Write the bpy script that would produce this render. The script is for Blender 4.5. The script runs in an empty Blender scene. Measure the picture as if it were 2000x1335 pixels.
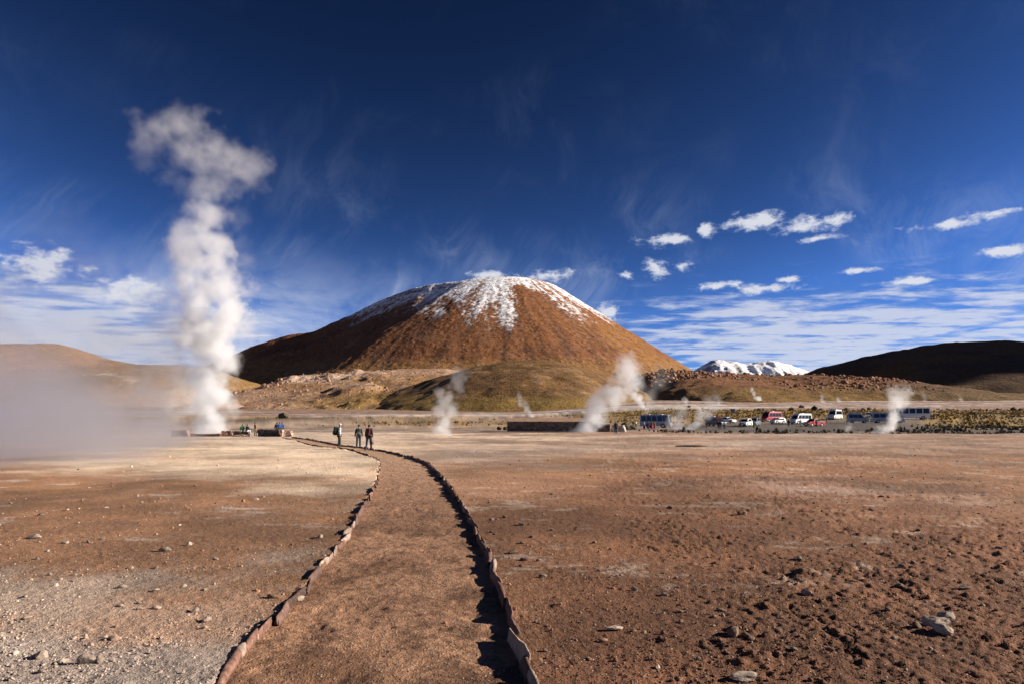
import bpy, bmesh, math, random
import numpy as np
from mathutils import Vector, Matrix
random.seed(7)
RNG = np.random.default_rng(11)
SC = bpy.context.scene
COL = SC.collection
rad = math.radians

# ------------------------------------------------------------------ camera
CAM_H, FPX, HORIZON = 2.16, 1333.0, 817.0
PITCH = math.atan((HORIZON - 667.5) / FPX)
cam = bpy.data.cameras.new('camera')
cam.sensor_width, cam.lens = 36.0, 36.0 * FPX / 2000.0
cam.clip_start, cam.clip_end = 0.1, 60000.0
cam_o = bpy.data.objects.new('camera', cam)
COL.objects.link(cam_o)
cam_o.location = (0, 0, CAM_H)
cam_o.rotation_euler = (math.pi / 2 + PITCH, 0, 0)
SC.camera = cam_o

# ------------------------------------------------------------------ node helper
class E:
    """A scalar socket with arithmetic, to write node maths as expressions."""
    def __init__(s, nt, sock): s.nt, s.k = nt, sock
    def _m(s, op, *args, clamp=False):
        n = s.nt.nodes.new('ShaderNodeMath'); n.operation = op; n.use_clamp = clamp
        for i, a in enumerate((s,) + args):
            if isinstance(a, E): s.nt.links.new(a.k, n.inputs[i])
            else: n.inputs[i].default_value = float(a)
        return E(s.nt, n.outputs[0])
    def __add__(s, o): return s._m('ADD', o)
    __radd__ = __add__
    def __mul__(s, o): return s._m('MULTIPLY', o)
    __rmul__ = __mul__
    def __sub__(s, o): return s._m('SUBTRACT', o)
    def __rsub__(s, o): return s._m('MULTIPLY', -1.0)._m('ADD', o)
    def __truediv__(s, o): return s._m('DIVIDE', o)
    def pow(s, o): return s._m('POWER', o)
    def max(s, o): return s._m('MAXIMUM', o)
    def min(s, o): return s._m('MINIMUM', o)
    def sat(s): return s._m('ADD', 0.0, clamp=True)
    def step(s, a, b):
        n = s.nt.nodes.new('ShaderNodeMapRange'); n.interpolation_type = 'SMOOTHSTEP'
        s.nt.links.new(s.k, n.inputs[0]); n.inputs[1].default_value = a; n.inputs[2].default_value = b
        return E(s.nt, n.outputs[0])
def nvec(nt, x, y, z=0.0):
    n = nt.nodes.new('ShaderNodeCombineXYZ')
    for i, a in enumerate((x, y, z)):
        if isinstance(a, E): nt.links.new(a.k, n.inputs[i])
        else: n.inputs[i].default_value = float(a)
    return n.outputs[0]
def nsplit(nt, sock):
    n = nt.nodes.new('ShaderNodeSeparateXYZ'); nt.links.new(sock, n.inputs[0])
    return [E(nt, o) for o in n.outputs]
def nnoise(nt, vec, scale=1.0, detail=4.0, rough=0.5, dist=0.0, lac=2.0):
    n = nt.nodes.new('ShaderNodeTexNoise'); n.noise_dimensions = '3D'
    if vec is not None: nt.links.new(vec, n.inputs['Vector'])
    n.inputs['Scale'].default_value = scale; n.inputs['Detail'].default_value = detail
    n.inputs['Roughness'].default_value = rough; n.inputs['Distortion'].default_value = dist
    n.inputs['Lacunarity'].default_value = lac
    return E(nt, n.outputs[0])
def nmix(nt, f, a, b, blend='MIX'):
    n = nt.nodes.new('ShaderNodeMix'); n.data_type = 'RGBA'; n.blend_type = blend
    for i, v in ((0, f), (6, a), (7, b)):
        if isinstance(v, E): nt.links.new(v.k, n.inputs[i])
        elif isinstance(v, bpy.types.NodeSocket): nt.links.new(v, n.inputs[i])
        elif i == 0: n.inputs[i].default_value = v
        else: n.inputs[i].default_value = (*v, 1.0) if len(v) == 3 else v
    return n.outputs[2]

# ------------------------------------------------------------------ sun, sky, exposure
SUN_EL, SUN_AZ = 21.0, 89.0           # azimuth clockwise from +Y (the view direction)
VS = SC.view_settings
VS.view_transform = 'Standard'; VS.look = 'None'; VS.gamma = 1.0; VS.use_curve_mapping = False
VS.exposure = 1.32
sun = bpy.data.lights.new('sun', 'SUN')
sun.energy, sun.angle, sun.color = 4.2, rad(0.53), (1.0, 0.90, 0.77)
sun_o = bpy.data.objects.new('sun', sun); COL.objects.link(sun_o)
_sd = Vector((math.sin(rad(SUN_AZ)) * math.cos(rad(SUN_EL)), math.cos(rad(SUN_AZ)) * math.cos(rad(SUN_EL)), math.sin(rad(SUN_EL))))
sun_o.rotation_euler = _sd.to_track_quat('Z', 'Y').to_euler()
sun_o.location = _sd * 100

def build_world():
    w = bpy.data.worlds.new('World'); SC.world = w; w.use_nodes = True
    w.cycles.sampling_method = 'NONE'
    nt = w.node_tree; nt.nodes.clear()
    out = nt.nodes.new('ShaderNodeOutputWorld'); bg = nt.nodes.new('ShaderNodeBackground')
    nt.links.new(bg.outputs[0], out.inputs[0]); bg.inputs[1].default_value = 0.05
    sky = nt.nodes.new('ShaderNodeTexSky'); sky.sky_type = 'NISHITA'; sky.sun_disc = False
    sky.sun_elevation = rad(SUN_EL); sky.sun_rotation = rad(SUN_AZ)
    sky.altitude = 4300.0; sky.air_density = 1.0; sky.dust_density = 0.6; sky.ozone_density = 2.0
    sep = nt.nodes.new('ShaderNodeSeparateColor'); nt.links.new(sky.outputs[0], sep.inputs[0])
    depth = (E(nt, sep.outputs[2]) * (1 / 3.7)).pow(SKY_CONTRAST).min(1.5)       # thin, dark high-altitude air
    skyc = nmix(nt, 1.0, nmix(nt, 1.0, sky.outputs[0], SKY_TINT, 'MULTIPLY'), nvec(nt, depth, depth, depth), 'MULTIPLY')
    tc = nt.nodes.new('ShaderNodeTexCoord')
    x, y, z = nsplit(nt, tc.outputs['Generated'])
    az = x._m('ARCTAN2', y) * (180 / math.pi)
    el = z._m('ARCSINE') * (180 / math.pi)
    # flat cloud deck seen in perspective
    zz = z.max(0.0) + 0.035
    px, py = x / zz, y / zz
    # stratocumulus sheets, thickest low in the sky
    lo = nnoise(nt, nvec(nt, px * 0.16 + 3.1, py * 0.16 + 1.7, 4.0), 1.0, 2, 0.5)
    det = nnoise(nt, nvec(nt, px * 1.9, py * 2.6, 1.0), 1.0, 5, 0.62, 0.2)
    lowband = (1.0 - el.step(5.5, 14.5)) 
    side = az.step(2.0, 22.0) * 0.5 + (1.0 - az.step(-34.0, -12.0)) * 0.55 + 0.32
    cover = lowband * side.min(1.0)
    strat = (det * 1.25 + lo * 0.5 + cover * 0.62 - 1.11).step(0.0, 0.30) * (el.step(0.3, 3.0) * 0.9)
    strat = strat * cover.step(0.05, 0.5)
    # scattered small cumulus in rows about 12 to 17 degrees up
    def blob(a0, e0, sa, se):
        dx = (az - a0) / sa; dy = (el - e0) / se
        return (1.0 - (dx * dx + dy * dy)._m('SQRT')).max(-1.0)
    blobs = [(13.0, 14.5, 3.0, .75), (16.2, 15.0, 1.0, .9), (20.4, 15.4, 3.4, 1.0), (23.4, 14.9, 2.6, .9), (26.0, 14.9, 1.5, .7),
             (12.2, 12.1, 1.7, .95), (14.2, 12.3, 1.2, .6), (3.4, 11.9, 3.2, .65), (8.0, 8.8, 1.6, 0.9), (33.2, 13.6, 3.2, .5), (35.6, 13.9, 2.4, .5),
             (9.7, 11.8, .8, .6), (17.0, 10.6, 2.5, .5), (20.4, 10.2, 3.2, .6), (22.5, 10.8, 1.8, .4), (-2.2, 11.9, 2.6, .5), (24.5, 13.7, 2.2, .35),
             (30.5, 9.9, 2.5, .4), (27.5, 11.0, 2.0, .35), (36.5, 11.4, 2.0, .6), (-29.5, 9.2, 3.4, 1.6), (-22.3, 8.5, 3.0, 1.3), (-35, 10.5, 3.2, 1.8)]
    m = None
    for b in blobs:
        v = blob(*b); m = v if m is None else m.max(v)
    pn = nnoise(nt, nvec(nt, az * 0.55, el * 0.95, 2.0), 1.0, 6, 0.66, 0.15)
    cum = (m * 0.9 + (pn - 0.5) * 2.7).step(0.10, 0.80) * 0.92
    # soft, hazy cloud low on the left
    hz = nnoise(nt, nvec(nt, az * 0.11, el * 0.22, 6.0), 1.0, 5, 0.6, 0.4)
    soft = (hz - 0.33).step(0.0, 0.32) * (1.0 - el.step(5.0, 15.0)) * (1.0 - az.step(-20.0, 2.0)) * 0.85
    # fibrous cirrus, falling streaks
    wv = nnoise(nt, nvec(nt, az * 0.06, el * 0.07, 9.0), 1.0, 3, 0.5) - 0.5
    ci = nnoise(nt, nvec(nt, az * 0.20 + wv * 2.4 - el * 0.04, el * 0.13 + wv * 2.4, 5.0), 1.0, 6, 0.68, 0.5)
    cm = nnoise(nt, nvec(nt, az * 0.075 + 7.3, el * 0.11 + 2.2, 1.0), 1.0, 2, 0.5)
    cir = (ci - 0.40).step(0.0, 0.42) * (cm * 1.0 - 0.40).step(0.0, 0.22) * (1.0 - el.step(10.0, 22.0) * 0.90) * 0.42
    cir = 1.0 - (1.0 - cir) * (1.0 - soft)
    fade = el.step(0.0, 1.0)
    cover_all = (1.0 - (1.0 - strat * 0.85) * (1.0 - cum) * (1.0 - cir)) * fade
    cc = nmix(nt, cover_all, CLOUD_DIM, CLOUD_LIT)
    nt.links.new(nmix(nt, cover_all, skyc, cc), bg.inputs[0])
SKY_CONTRAST = 1.45
SKY_TINT = (0.215, 0.36, 0.645)
CLOUD_DIM, CLOUD_LIT = (3.4, 4.2, 6.0), (6.2, 6.3, 6.8)
build_world()

CY = SC.cycles
CY.use_denoising = True
CY.max_bounces = 8; CY.diffuse_bounces = 2; CY.glossy_bounces = 2; CY.transmission_bounces = 4
CY.transparent_max_bounces = 16; CY.volume_bounces = 4
CY.volume_step_rate = 1.0; CY.volume_max_steps = 512

# ------------------------------------------------------------------ projection of the photograph (to lay the place out)
CP, SP = math.cos(PITCH), math.sin(PITCH)
def at(px, py, Y):
    """World point seen at photo pixel (px, py) at depth Y."""
    u, v = (px - 1000.0) / FPX, (667.5 - py) / FPX
    d = Vector((u, CP - v * SP, SP + v * CP))
    return Vector((0, 0, CAM_H)) + d * (Y / d.y)
def flat(px, py):
    """World point on the level plain seen at photo pixel (px, py)."""
    u, v = (px - 1000.0) / FPX, (667.5 - py) / FPX
    d = Vector((u, CP - v * SP, SP + v * CP))
    return Vector((0, 0, CAM_H)) + d * (-CAM_H / d.z)

# ------------------------------------------------------------------ numpy noise
_T2 = RNG.random((256, 256)).astype(np.float32)
_T3 = RNG.random((64, 64, 64)).astype(np.float32)
def vn2(x, y, s=0):
    x = np.asarray(x, np.float64) + s * 17.31; y = np.asarray(y, np.float64) + s * 41.7
    ix = np.floor(x).astype(np.int64); iy = np.floor(y).astype(np.int64)
    fx = (x - ix).astype(np.float32); fy = (y - iy).astype(np.float32)
    fx = fx * fx * (3 - 2 * fx); fy = fy * fy * (3 - 2 * fy)
    a, b = ix & 255, (ix + 1) & 255; c, d = iy & 255, (iy + 1) & 255
    p = _T2[a, c]; q = _T2[b, c]; r = _T2[a, d]; t = _T2[b, d]
    return (p + (q - p) * fx) * (1 - fy) + (r + (t - r) * fx) * fy
def fbm2(x, y, o=5, g=0.5, s=0):
    v = 0; a = 1.0; n = 0
    c_, s_ = math.cos(0.6), math.sin(0.6)
    for i in range(o):
        v = v + a * vn2(x, y, s + i * 3); n += a; a *= g
        x, y = (x * c_ - y * s_) * 2.03, (x * s_ + y * c_) * 2.03
    return v / n
def vn3(x, y, z):
    ix = np.floor(x).astype(np.int32); iy = np.floor(y).astype(np.int32); iz = np.floor(z).astype(np.int32)
    fx = x - ix; fy = y - iy; fz = z - iz
    fx = fx * fx * (3 - 2 * fx); fy = fy * fy * (3 - 2 * fy); fz = fz * fz * (3 - 2 * fz)
    a, b = ix & 63, (ix + 1) & 63; c, d = iy & 63, (iy + 1) & 63; e, f = iz & 63, (iz + 1) & 63
    T = _T3
    u = T[a, c, e] + (T[b, c, e] - T[a, c, e]) * fx
    v = T[a, d, e] + (T[b, d, e] - T[a, d, e]) * fx
    w = u + (v - u) * fy
    u = T[a, c, f] + (T[b, c, f] - T[a, c, f]) * fx
    v = T[a, d, f] + (T[b, d, f] - T[a, d, f]) * fx
    return w + ((u + (v - u) * fy) - w) * fz
def fbm3(x, y, z, o=4, g=0.5):
    v = 0; a = 1.0; n = 0
    for i in range(o):
        v = v + a * vn3(x + 7.7 * i, y + 3.1 * i, z + 5.3 * i); n += a; a *= g
        x, y, z = x * 2.02, y * 2.02, z * 2.02
    return v / n
def sst(x, a, b):
    t = np.clip((x - a) / (b - a), 0, 1)
    return t * t * (3 - 2 * t)
def lerp3(c, col, m):
    return c + (np.asarray(col, np.float32) - c) * m[:, None]

# ------------------------------------------------------------------ mesh and object helpers
def np_mesh(name, co, faces, smooth=True, col=None, attr='soil'):
    me = bpy.data.meshes.new(name)
    co = np.asarray(co, np.float32); faces = np.asarray(faces, np.int32)
    k = faces.shape[1]
    me.vertices.add(len(co)); me.vertices.foreach_set('co', co.ravel())
    me.loops.add(faces.size); me.loops.foreach_set('vertex_index', faces.ravel())
    me.polygons.add(len(faces)); me.polygons.foreach_set('loop_start', np.arange(0, faces.size, k, dtype=np.int32))
    me.polygons.foreach_set('use_smooth', np.full(len(faces), smooth, dtype=bool))
    me.update(calc_edges=True)
    if col is not None:
        ca = me.color_attributes.new(attr, 'FLOAT_COLOR', 'POINT')
        c4 = np.ones((len(co), 4), np.float32); c4[:, :3] = col
        ca.data.foreach_set('color', c4.ravel())
    return me
def grid_faces(nr, nc, wrap=False):
    i = np.arange(nr - 1)[:, None]; j = np.arange(nc if wrap else nc - 1)[None, :]
    a = i * nc + j; b = i * nc + (j + 1) % nc
    return np.stack([a, b, b + nc, a + nc], -1).reshape(-1, 4)
def link(name, me, mat=None, parent=None, **props):
    o = bpy.data.objects.new(name, me); COL.objects.link(o)
    if mat is not None and me is not None and len(me.materials) == 0: me.materials.append(mat)
    if parent is not None: o.parent = parent
    for k, v in props.items(): o[k] = v
    return o
def thing(name, label, cat, loc=(0, 0, 0), rz=0.0, group=None):
    o = bpy.data.objects.new(name, None); COL.objects.link(o)
    o.empty_display_size = 0.2
    o.location = loc; o.rotation_euler = (0, 0, rz); o['label'] = label; o['category'] = cat
    if group: o['group'] = group
    return o

def mat_new(name):
    m = bpy.data.materials.new(name); m.use_nodes = True
    nt = m.node_tree; nt.nodes.clear()
    out = nt.nodes.new('ShaderNodeOutputMaterial'); b = nt.nodes.new('ShaderNodeBsdfPrincipled')
    nt.links.new(b.outputs[0], out.inputs[0])
    return m, nt, b
def pbr(name, col, rough=0.6, metal=0.0, spec=0.5, var=0.0, scale=4.0, bump=0.0, coat=0.0):
    m, nt, b = mat_new(name)
    b.inputs['Base Color'].default_value = (*col, 1); b.inputs['Roughness'].default_value = rough
    b.inputs['Metallic'].default_value = metal; b.inputs['Specular IOR Level'].default_value = spec
    b.inputs['Coat Weight'].default_value = coat
    if var or bump:
        tc = nt.nodes.new('ShaderNodeTexCoord')
        n = nnoise(nt, tc.outputs['Object'], scale, 6, 0.6)
        if var:
            nt.links.new(nmix(nt, n.step(0.25, 0.75), [c * (1 - var) for c in col], [min(1, c * (1 + var)) for c in col]), b.inputs['Base Color'])
        if bump:
            bp = nt.nodes.new('ShaderNodeBump'); bp.inputs['Strength'].default_value = 1.0; bp.inputs['Distance'].default_value = bump
            nt.links.new(n.k, bp.inputs['Height']); nt.links.new(bp.outputs[0], b.inputs['Normal'])
    return m
# ================================================================== the path's two edges (world metres)
EDGE_L = [(395, 1390), (407, 1335), (456, 1286), (485, 1253), (518, 1224), (545, 1193), (583, 1159), (629, 1106), (676, 1046), (701, 1002),
          (723, 966), (738, 933), (743, 904), (738, 895), (722, 889), (700, 882), (684, 877), (673, 876), (633, 872), (600, 866), (575, 859), (552, 853.5)]
EDGE_R = [(1060, 1390), (1041, 1335), (1017, 1275), (996, 1210), (977, 1141), (959, 1097), (934, 1042), (908, 995), (883, 955), (861, 928),
          (836, 904), (803, 892), (763, 882), (724, 875.5), (708, 872.5), (670, 869.5), (646, 865), (620, 860), (603, 857), (571, 853.2)]
def resample(pts, step):
    pts = np.array([[p.x, p.y] for p in pts])
    s = np.r_[0, np.cumsum(np.hypot(*np.diff(pts, axis=0).T))]
    n = max(2, int(s[-1] / step))
    t = np.linspace(0, s[-1], n)
    return np.c_[np.interp(t, s, pts[:, 0]), np.interp(t, s, pts[:, 1])]
def smooth_line(p, k):
    q = p.copy()
    for _ in range(k): q[1:-1] = (q[:-2] + 2 * q[1:-1] + q[2:]) / 4
    return q
PL = smooth_line(resample([flat(*p) for p in EDGE_L], 0.12), 20)
PR = smooth_line(resample([flat(*p) for p in EDGE_R], 0.12), 20)
_ss = np.linspace(0, 1, 140) 
PATH_POLY = np.r_[PL[::3], PR[::-3]]
def in_path(x, y):
    c = np.zeros(len(x), bool)
    P = PATH_POLY; n = len(P); j = n - 1
    bx = (x > P[:, 0].min()) & (x < P[:, 0].max()) & (y > P[:, 1].min()) & (y < P[:, 1].max())
    X, Y = x[bx], y[bx]; cc = np.zeros(len(X), bool)
    for i in range(n):
        xi, yi = P[i]; xj, yj = P[j]
        if yi != yj:
            cc ^= ((yi > Y) != (yj > Y)) & (X < (xj - xi) * (Y - yi) / (yj - yi) + xi)
        j = i
    c[bx] = cc
    return c

# ================================================================== ground height and soil colour
def ground_z(x, y):
    """Broad shape of the plain: level near by, rising slowly to the hills, higher at the parking ground."""
    x = np.asarray(x, np.float64); y = np.asarray(y, np.float64)
    z = np.interp(y, [-9000, 185, 300, 420, 700, 1200, 3000, 9000, 30000], [0, 0, 3.4, 8.6, 21.0, 42, 150, 230, 260])
    z = z * (0.55 + 0.45 * np.maximum(sst(x / np.maximum(y, 50), -0.02, 0.25), sst(y, 900, 2500)))
    z = z + 2.0 * sst(y, 128, 205) * sst(x, 8, 95) - 1.2 * sst(y, 128, 205) * sst(x, 8, 95) * sst(y, 230, 420)
    z = z + 0.9 * (sst(y, 268, 280) - sst(y, 290, 400)) * (1 - sst(x, -40, 0))         # cut bank of the stream
    z = z - 0.5 * sst(x, 18, 40) * (sst(y, 104, 112) - sst(y, 118, 140))                       # shallow ditch before the parking ground
    z = z - 0.25 * (sst(y, 128, 150) - sst(y, 190, 230)) * (1 - sst(x, -30, 0))
    return z
def gz(x, y): return float(ground_z(np.array([x]), np.array([y]))[0])

def park(x, y):
    return sst(x, 30, 42) * (1 - sst(x / np.maximum(y, 1), .57, .63)) * sst(y, 138, 146) * (1 - sst(y - x * 0.3, 158, 172))
def gold_mask(x, y):
    fz = fbm2(x * 0.03, y * 0.05, 5, 0.6, 40); w1 = fbm2(x * 0.11, y * 0.11, 5, 0.55, 21)
    gold = sst(x + (fz - 0.5) * 60, 18, 36) * sst(y - np.clip(x - 60, 0, 70) * 0.25, 178, 200) * (1 - sst(y + (fz - .5) * 60, 330, 370))
    gold = np.maximum(gold, sst(x + (w1 - .5) * 20, 82, 98) * sst(y + (w1 - .5) * 30, 132, 150) * (1 - sst(y, 330, 370)))
    gold = gold * (1 - park(x, y))
    return np.maximum(gold, 0.8 * sst(y + (fz - .5) * 50, 196, 215) * (1 - sst(y + (fz - .5) * 40, 240, 262)) * (1 - sst(x, -10, 30)) * sst(x, -70, -30))

def relief(x, y):
    r = np.hypot(x, y)
    right = sst(x - 0.09 * y, 0.2, 2.0)
    near = 1 - sst(r, 30, 120)
    n1 = fbm2(x * 0.22, y * 0.22, 4, 0.5, 1) - 0.5
    n2 = fbm2(x * 1.3, y * 1.3, 5, 0.58, 2)
    n3 = fbm2(x * 5.5, y * 5.5, 4, 0.6, 3)
    patch = 0.3 + 0.7 * sst(fbm2(x * 0.33, y * 0.33, 4, 0.5, 4), 0.38, 0.6)
    clod = np.maximum(n2 - 0.5, -0.05) * (0.075 * right * patch + 0.04) + (np.abs(n3 - 0.5)) * (0.055 * right * patch + 0.034)
    n4 = fbm2(x * 14.0, y * 14.0, 3, 0.62, 7); n5 = fbm2(x * 0.9 + 9, y * 0.9, 3, 0.5, 8)
    clod = clod + (n4 - 0.5) * (0.022 + 0.028 * right * patch) * (1 - sst(r, 14, 40)) + np.maximum(n3 - 0.62, 0) * 0.09 * (0.4 + right) * sst(n5, .4, .6)
    rut = np.abs(fbm2(x * 0.5, y * 0.5, 4, 0.5, 9) - 0.5)
    crack = -0.03 * (1 - sst(rut, 0.0, 0.008)) * right * sst(patch, 0.4, 0.8)
    far = 0.10 * (fbm2(x * 0.08, y * 0.16, 4, 0.55, 6) - 0.5) * sst(r, 20, 90)
    return n1 * 0.16 * near + clod * (1 - sst(r, 40, 160) * 0.7) + crack * near + far

def soil(x, y):
    """Soil albedo: mineral crust, ochre, brown and dark volcanic earth, grass litter, painted shade on the stream bank."""
    n = len(x); yy = np.maximum(y, 3.0)
    u = x / yy * FPX + 1000; v = 817 + FPX * CAM_H / yy
    w1 = fbm2(x * 0.11, y * 0.11, 5, 0.55, 21); w2 = fbm2(x * 0.5, y * 0.5, 5, 0.6, 22); w3 = fbm2(x * 2.3, y * 2.3, 4, 0.6, 23)
    ws = fbm2(x * 0.035, y * 0.12, 5, 0.6, 24)
    vv = v + (w1 - 0.5) * 0.9 * (v - 817) + (w2 - 0.5) * 0.75 * (v - 817)
    uu = u + (w1 - 0.5) * 260
    PALE = (0.405, 0.305, 0.24); CREAM = (0.66, 0.51, 0.37); OCHRE = (0.36, 0.19, 0.095); BROWN = (0.185, 0.088, 0.045)
    DARK = (0.072, 0.035, 0.021); GREY = (0.29, 0.245, 0.215); WHITE = (0.66, 0.62, 0.59); TAN = (0.315, 0.175, 0.105)
    c = np.tile(np.asarray(TAN, np.float32), (n, 1))
    left = 1 - sst(u, 700, 900)
    rt = 1 - left
    # right side, near to far
    c = lerp3(c, BROWN, rt * sst(vv, 905, 1010) * 0.95)
    c = lerp3(c, DARK, rt * sst(vv + (uu - 1300) * 0.10, 1060, 1290) * (0.35 + 0.6 * sst(w2, 0.35, 0.65)) * sst(u, 950, 1150))
    c = lerp3(c, DARK, sst(uu, 1560, 1950) * sst(vv, 990, 1130) * 0.55)
    c = lerp3(c, OCHRE, rt * sst(w1, 0.46, 0.62) * sst(vv, 870, 920) * (1 - sst(vv, 960, 1100)) * 0.7)
    c = lerp3(c, PALE, rt * (1 - sst(vv, 868, 925)) * sst(ws, 0.36, 0.6) * 0.85)
    c = lerp3(c, CREAM, (1 - sst(vv, 866, 905)) * sst(w1, 0.5, 0.7) * (1 - sst(u, 1050, 1250)) * 0.8)
    band = np.exp(-((v - (945 + (u - 1500) * 0.075)) / 13) ** 2) + 0.8 * np.exp(-((v - (992 + (u - 1500) * 0.06)) / 9) ** 2) * (1 - sst(u, 1600, 1750))
    c = lerp3(c, (0.47, 0.40, 0.35), sst(u, 1380, 1560) * band * sst(w3 * .5 + w2 * .5, 0.42, 0.62) * 0.8)
    c = lerp3(c, (0.180, 0.080, 0.040), rt * sst(vv, 875, 950) * sst(u, 950, 1250) * 0.6)
    c = lerp3(c, (0.26, 0.135, 0.070), rt * sst(uu, 1450, 1900) * (1 - sst(vv, 930, 990)) * 0.6)
    c = lerp3(c, (0.44, 0.34, 0.27), rt * sst(fbm2(x * 0.8, y * 1.3, 6, 0.68, 48), 0.60, 0.72) * (1 - sst(vv, 1150, 1250)) * 0.55)
    # left side
    c = lerp3(c, CREAM, left * (1 - sst(vv, 880, 960)) * sst(ws + (u - 380) * 0.0006, 0.26, 0.5) * 0.95)
    c = lerp3(c, PALE, left * (1 - sst(v, 855, 872)) * 0.6)
    c = lerp3(c, (0.250, 0.132, 0.072), left * sst(vv - (u - 300) * 0.055, 900, 965) * (1 - sst(vv + u * 0.02, 1025, 1110)) * 0.9)
    c = lerp3(c, OCHRE, left * sst(vv, 900, 950) * (1 - sst(vv, 1000, 1050)) * sst(w2, 0.45, 0.65) * 0.6)
    c = lerp3(c, WHITE, left * sst(vv, 900, 940) * (1 - sst(vv, 1010, 1040)) * sst(fbm2(x * 0.35, y * 1.1, 6, 0.66, 30), 0.60, 0.74) * 0.35)
    c = lerp3(c, (0.325, 0.240, 0.185), left * sst(vv + u * 0.03, 1030, 1110) * (0.5 + 0.5 * sst(w2, 0.35, 0.6)))
    c = lerp3(c, GREY, left * sst(vv, 1120, 1230) * sst(w1, 0.42, 0.6) * 0.75)
    c = lerp3(c, BROWN, left * sst(vv, 1040, 1200) * sst(w2, 0.52, 0.7) * 0.5 * sst(u, 250, 500))
    # strip along the path
    c = lerp3(c, BROWN, np.exp(-((u - 690) / 60) ** 2) * sst(v, 920, 960) * (1 - sst(v, 1040, 1080)) * 0.5)
    # far flats (metres)
    far = sst(y, 100, 125)
    fz = fbm2(x * 0.03, y * 0.05, 5, 0.6, 40); fs = fbm2(x * 0.012, y * 0.09, 5, 0.6, 41)
    c = lerp3(c, (0.31, 0.21, 0.15), far * 0.6)
    c = lerp3(c, (0.17, 0.135, 0.11), far * sst(fs, 0.42, 0.58) * (1 - sst(y, 240, 300)) * 0.75)
    c = lerp3(c, (0.075, 0.062, 0.055), sst(x, 20, 40) * sst(y + (w2 - .5) * 14, 112, 120) * (1 - sst(y + (w2 - .5) * 40, 150, 185)) * (0.45 + 0.5 * sst(fs, 0.4, 0.55)))
    c = lerp3(c, (0.10, 0.085, 0.075), park(x, y) * 0.8)
    gold = gold_mask(x, y)
    c = lerp3(c, (0.27, 0.165, 0.030), gold * (0.5 + 0.5 * sst(w2, 0.35, 0.6)))
    c = lerp3(c, (0.085, 0.062, 0.028), gold * sst(w3, 0.55, 0.7) * 0.8)
    c = lerp3(c, (0.085, 0.060, 0.040), sst(y, 262, 270) * (1 - sst(y, 279, 290)) * (1 - sst(x, -35, 5)) * 0.85)  # bank face darkened: its shade is painted into the soil colour
    c = lerp3(c, (0.26, 0.16, 0.055), sst(y, 279, 290) * (1 - sst(y, 320, 370)) * (1 - sst(x, -35, 5)) * 0.7 * sst(fz, 0.35, 0.6))
    # thermal flats below the hills: pale sinter and pinkish mud
    th = sst(y, 350, 400)
    c = lerp3(c, (0.27, 0.17, 0.125), th)
    c = lerp3(c, (0.56, 0.50, 0.46), th * sst(fbm2(x * 0.006, y * 0.03, 5, 0.6, 44), 0.52, 0.62) * (1 - sst(y, 620, 760)) * 0.8)
    c = lerp3(c, (0.20, 0.135, 0.040), sst(y + (fz - .5) * 200, 560, 720) * sst(fz, 0.38, 0.6) * 0.85)
    c = lerp3(c, (0.22, 0.12, 0.055), sst(y, 800, 1300))
    hf = fbm2(x * 0.06, y * 0.35, 5, 0.62, 45); c = c * (1 + 0.9 * (hf - 0.5) * sst(y, 90, 200))[:, None]
    c = lerp3(c, (0.06, 0.05, 0.04), sst(hf, 0.60, 0.66) * sst(y, 190, 260) * 0.6)
    c = c * (0.72 + 0.56 * sst(fbm2(x * 0.28, y * 0.28, 5, 0.62, 47), 0.3, 0.7))[:, None]
    tone = 0.80 + 0.40 * w3
    return c * (tone * (0.9 + 0.2 * w2))[:, None]

def ground_material():
    m, nt, b = mat_new('earth')
    at_ = nt.nodes.new('ShaderNodeAttribute'); at_.attribute_name = 'soil'
    geo = nt.nodes.new('ShaderNodeNewGeometry'); P = geo.outputs['Position']
    n1 = nnoise(nt, P, 9.0, 5, 0.70); n2 = nnoise(nt, P, 60.0, 2, 0.7)
    vor = nt.nodes.new('ShaderNodeTexVoronoi'); vor.inputs['Scale'].default_value = 26.0; nt.links.new(P, vor.inputs['Vector'])
    vd = E(nt, vor.outputs['Distance'])
    grain = (n1 * 0.8 + n2 * 0.9 - 0.35)
    c1 = nmix(nt, 1.0, at_.outputs['Color'], nmix(nt, grain.step(0.1, 0.9), (0.62, 0.60, 0.58), (1.38, 1.38, 1.38)), 'MULTIPLY')
    # pale mineral specks
    vc = nt.nodes.new('ShaderNodeSeparateColor'); nt.links.new(vor.outputs['Color'], vc.inputs[0])
    speck = (1.0 - vd.step(0.10, 0.30)) * E(nt, vc.outputs[0]).step(0.80, 0.86)
    c2 = nmix(nt, speck * 0.7, c1, (0.55, 0.47, 0.40))
    nt.links.new(c2, b.inputs['Base Color'])
    b.inputs['Roughness'].default_value = 0.93; b.inputs['Specular IOR Level'].default_value = 0.25
    h = n1 * 0.05 + n2 * 0.016 + (1.0 - vd.step(0.0, 0.45)) * 0.010
    bp = nt.nodes.new('ShaderNodeBump'); bp.inputs['Strength'].default_value = 0.9; bp.inputs['Distance'].default_value = 1.0
    nt.links.new(h.k, bp.inputs['Height']); nt.links.new(bp.outputs[0], b.inputs['Normal'])
    return m
EARTH = ground_material()

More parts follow.
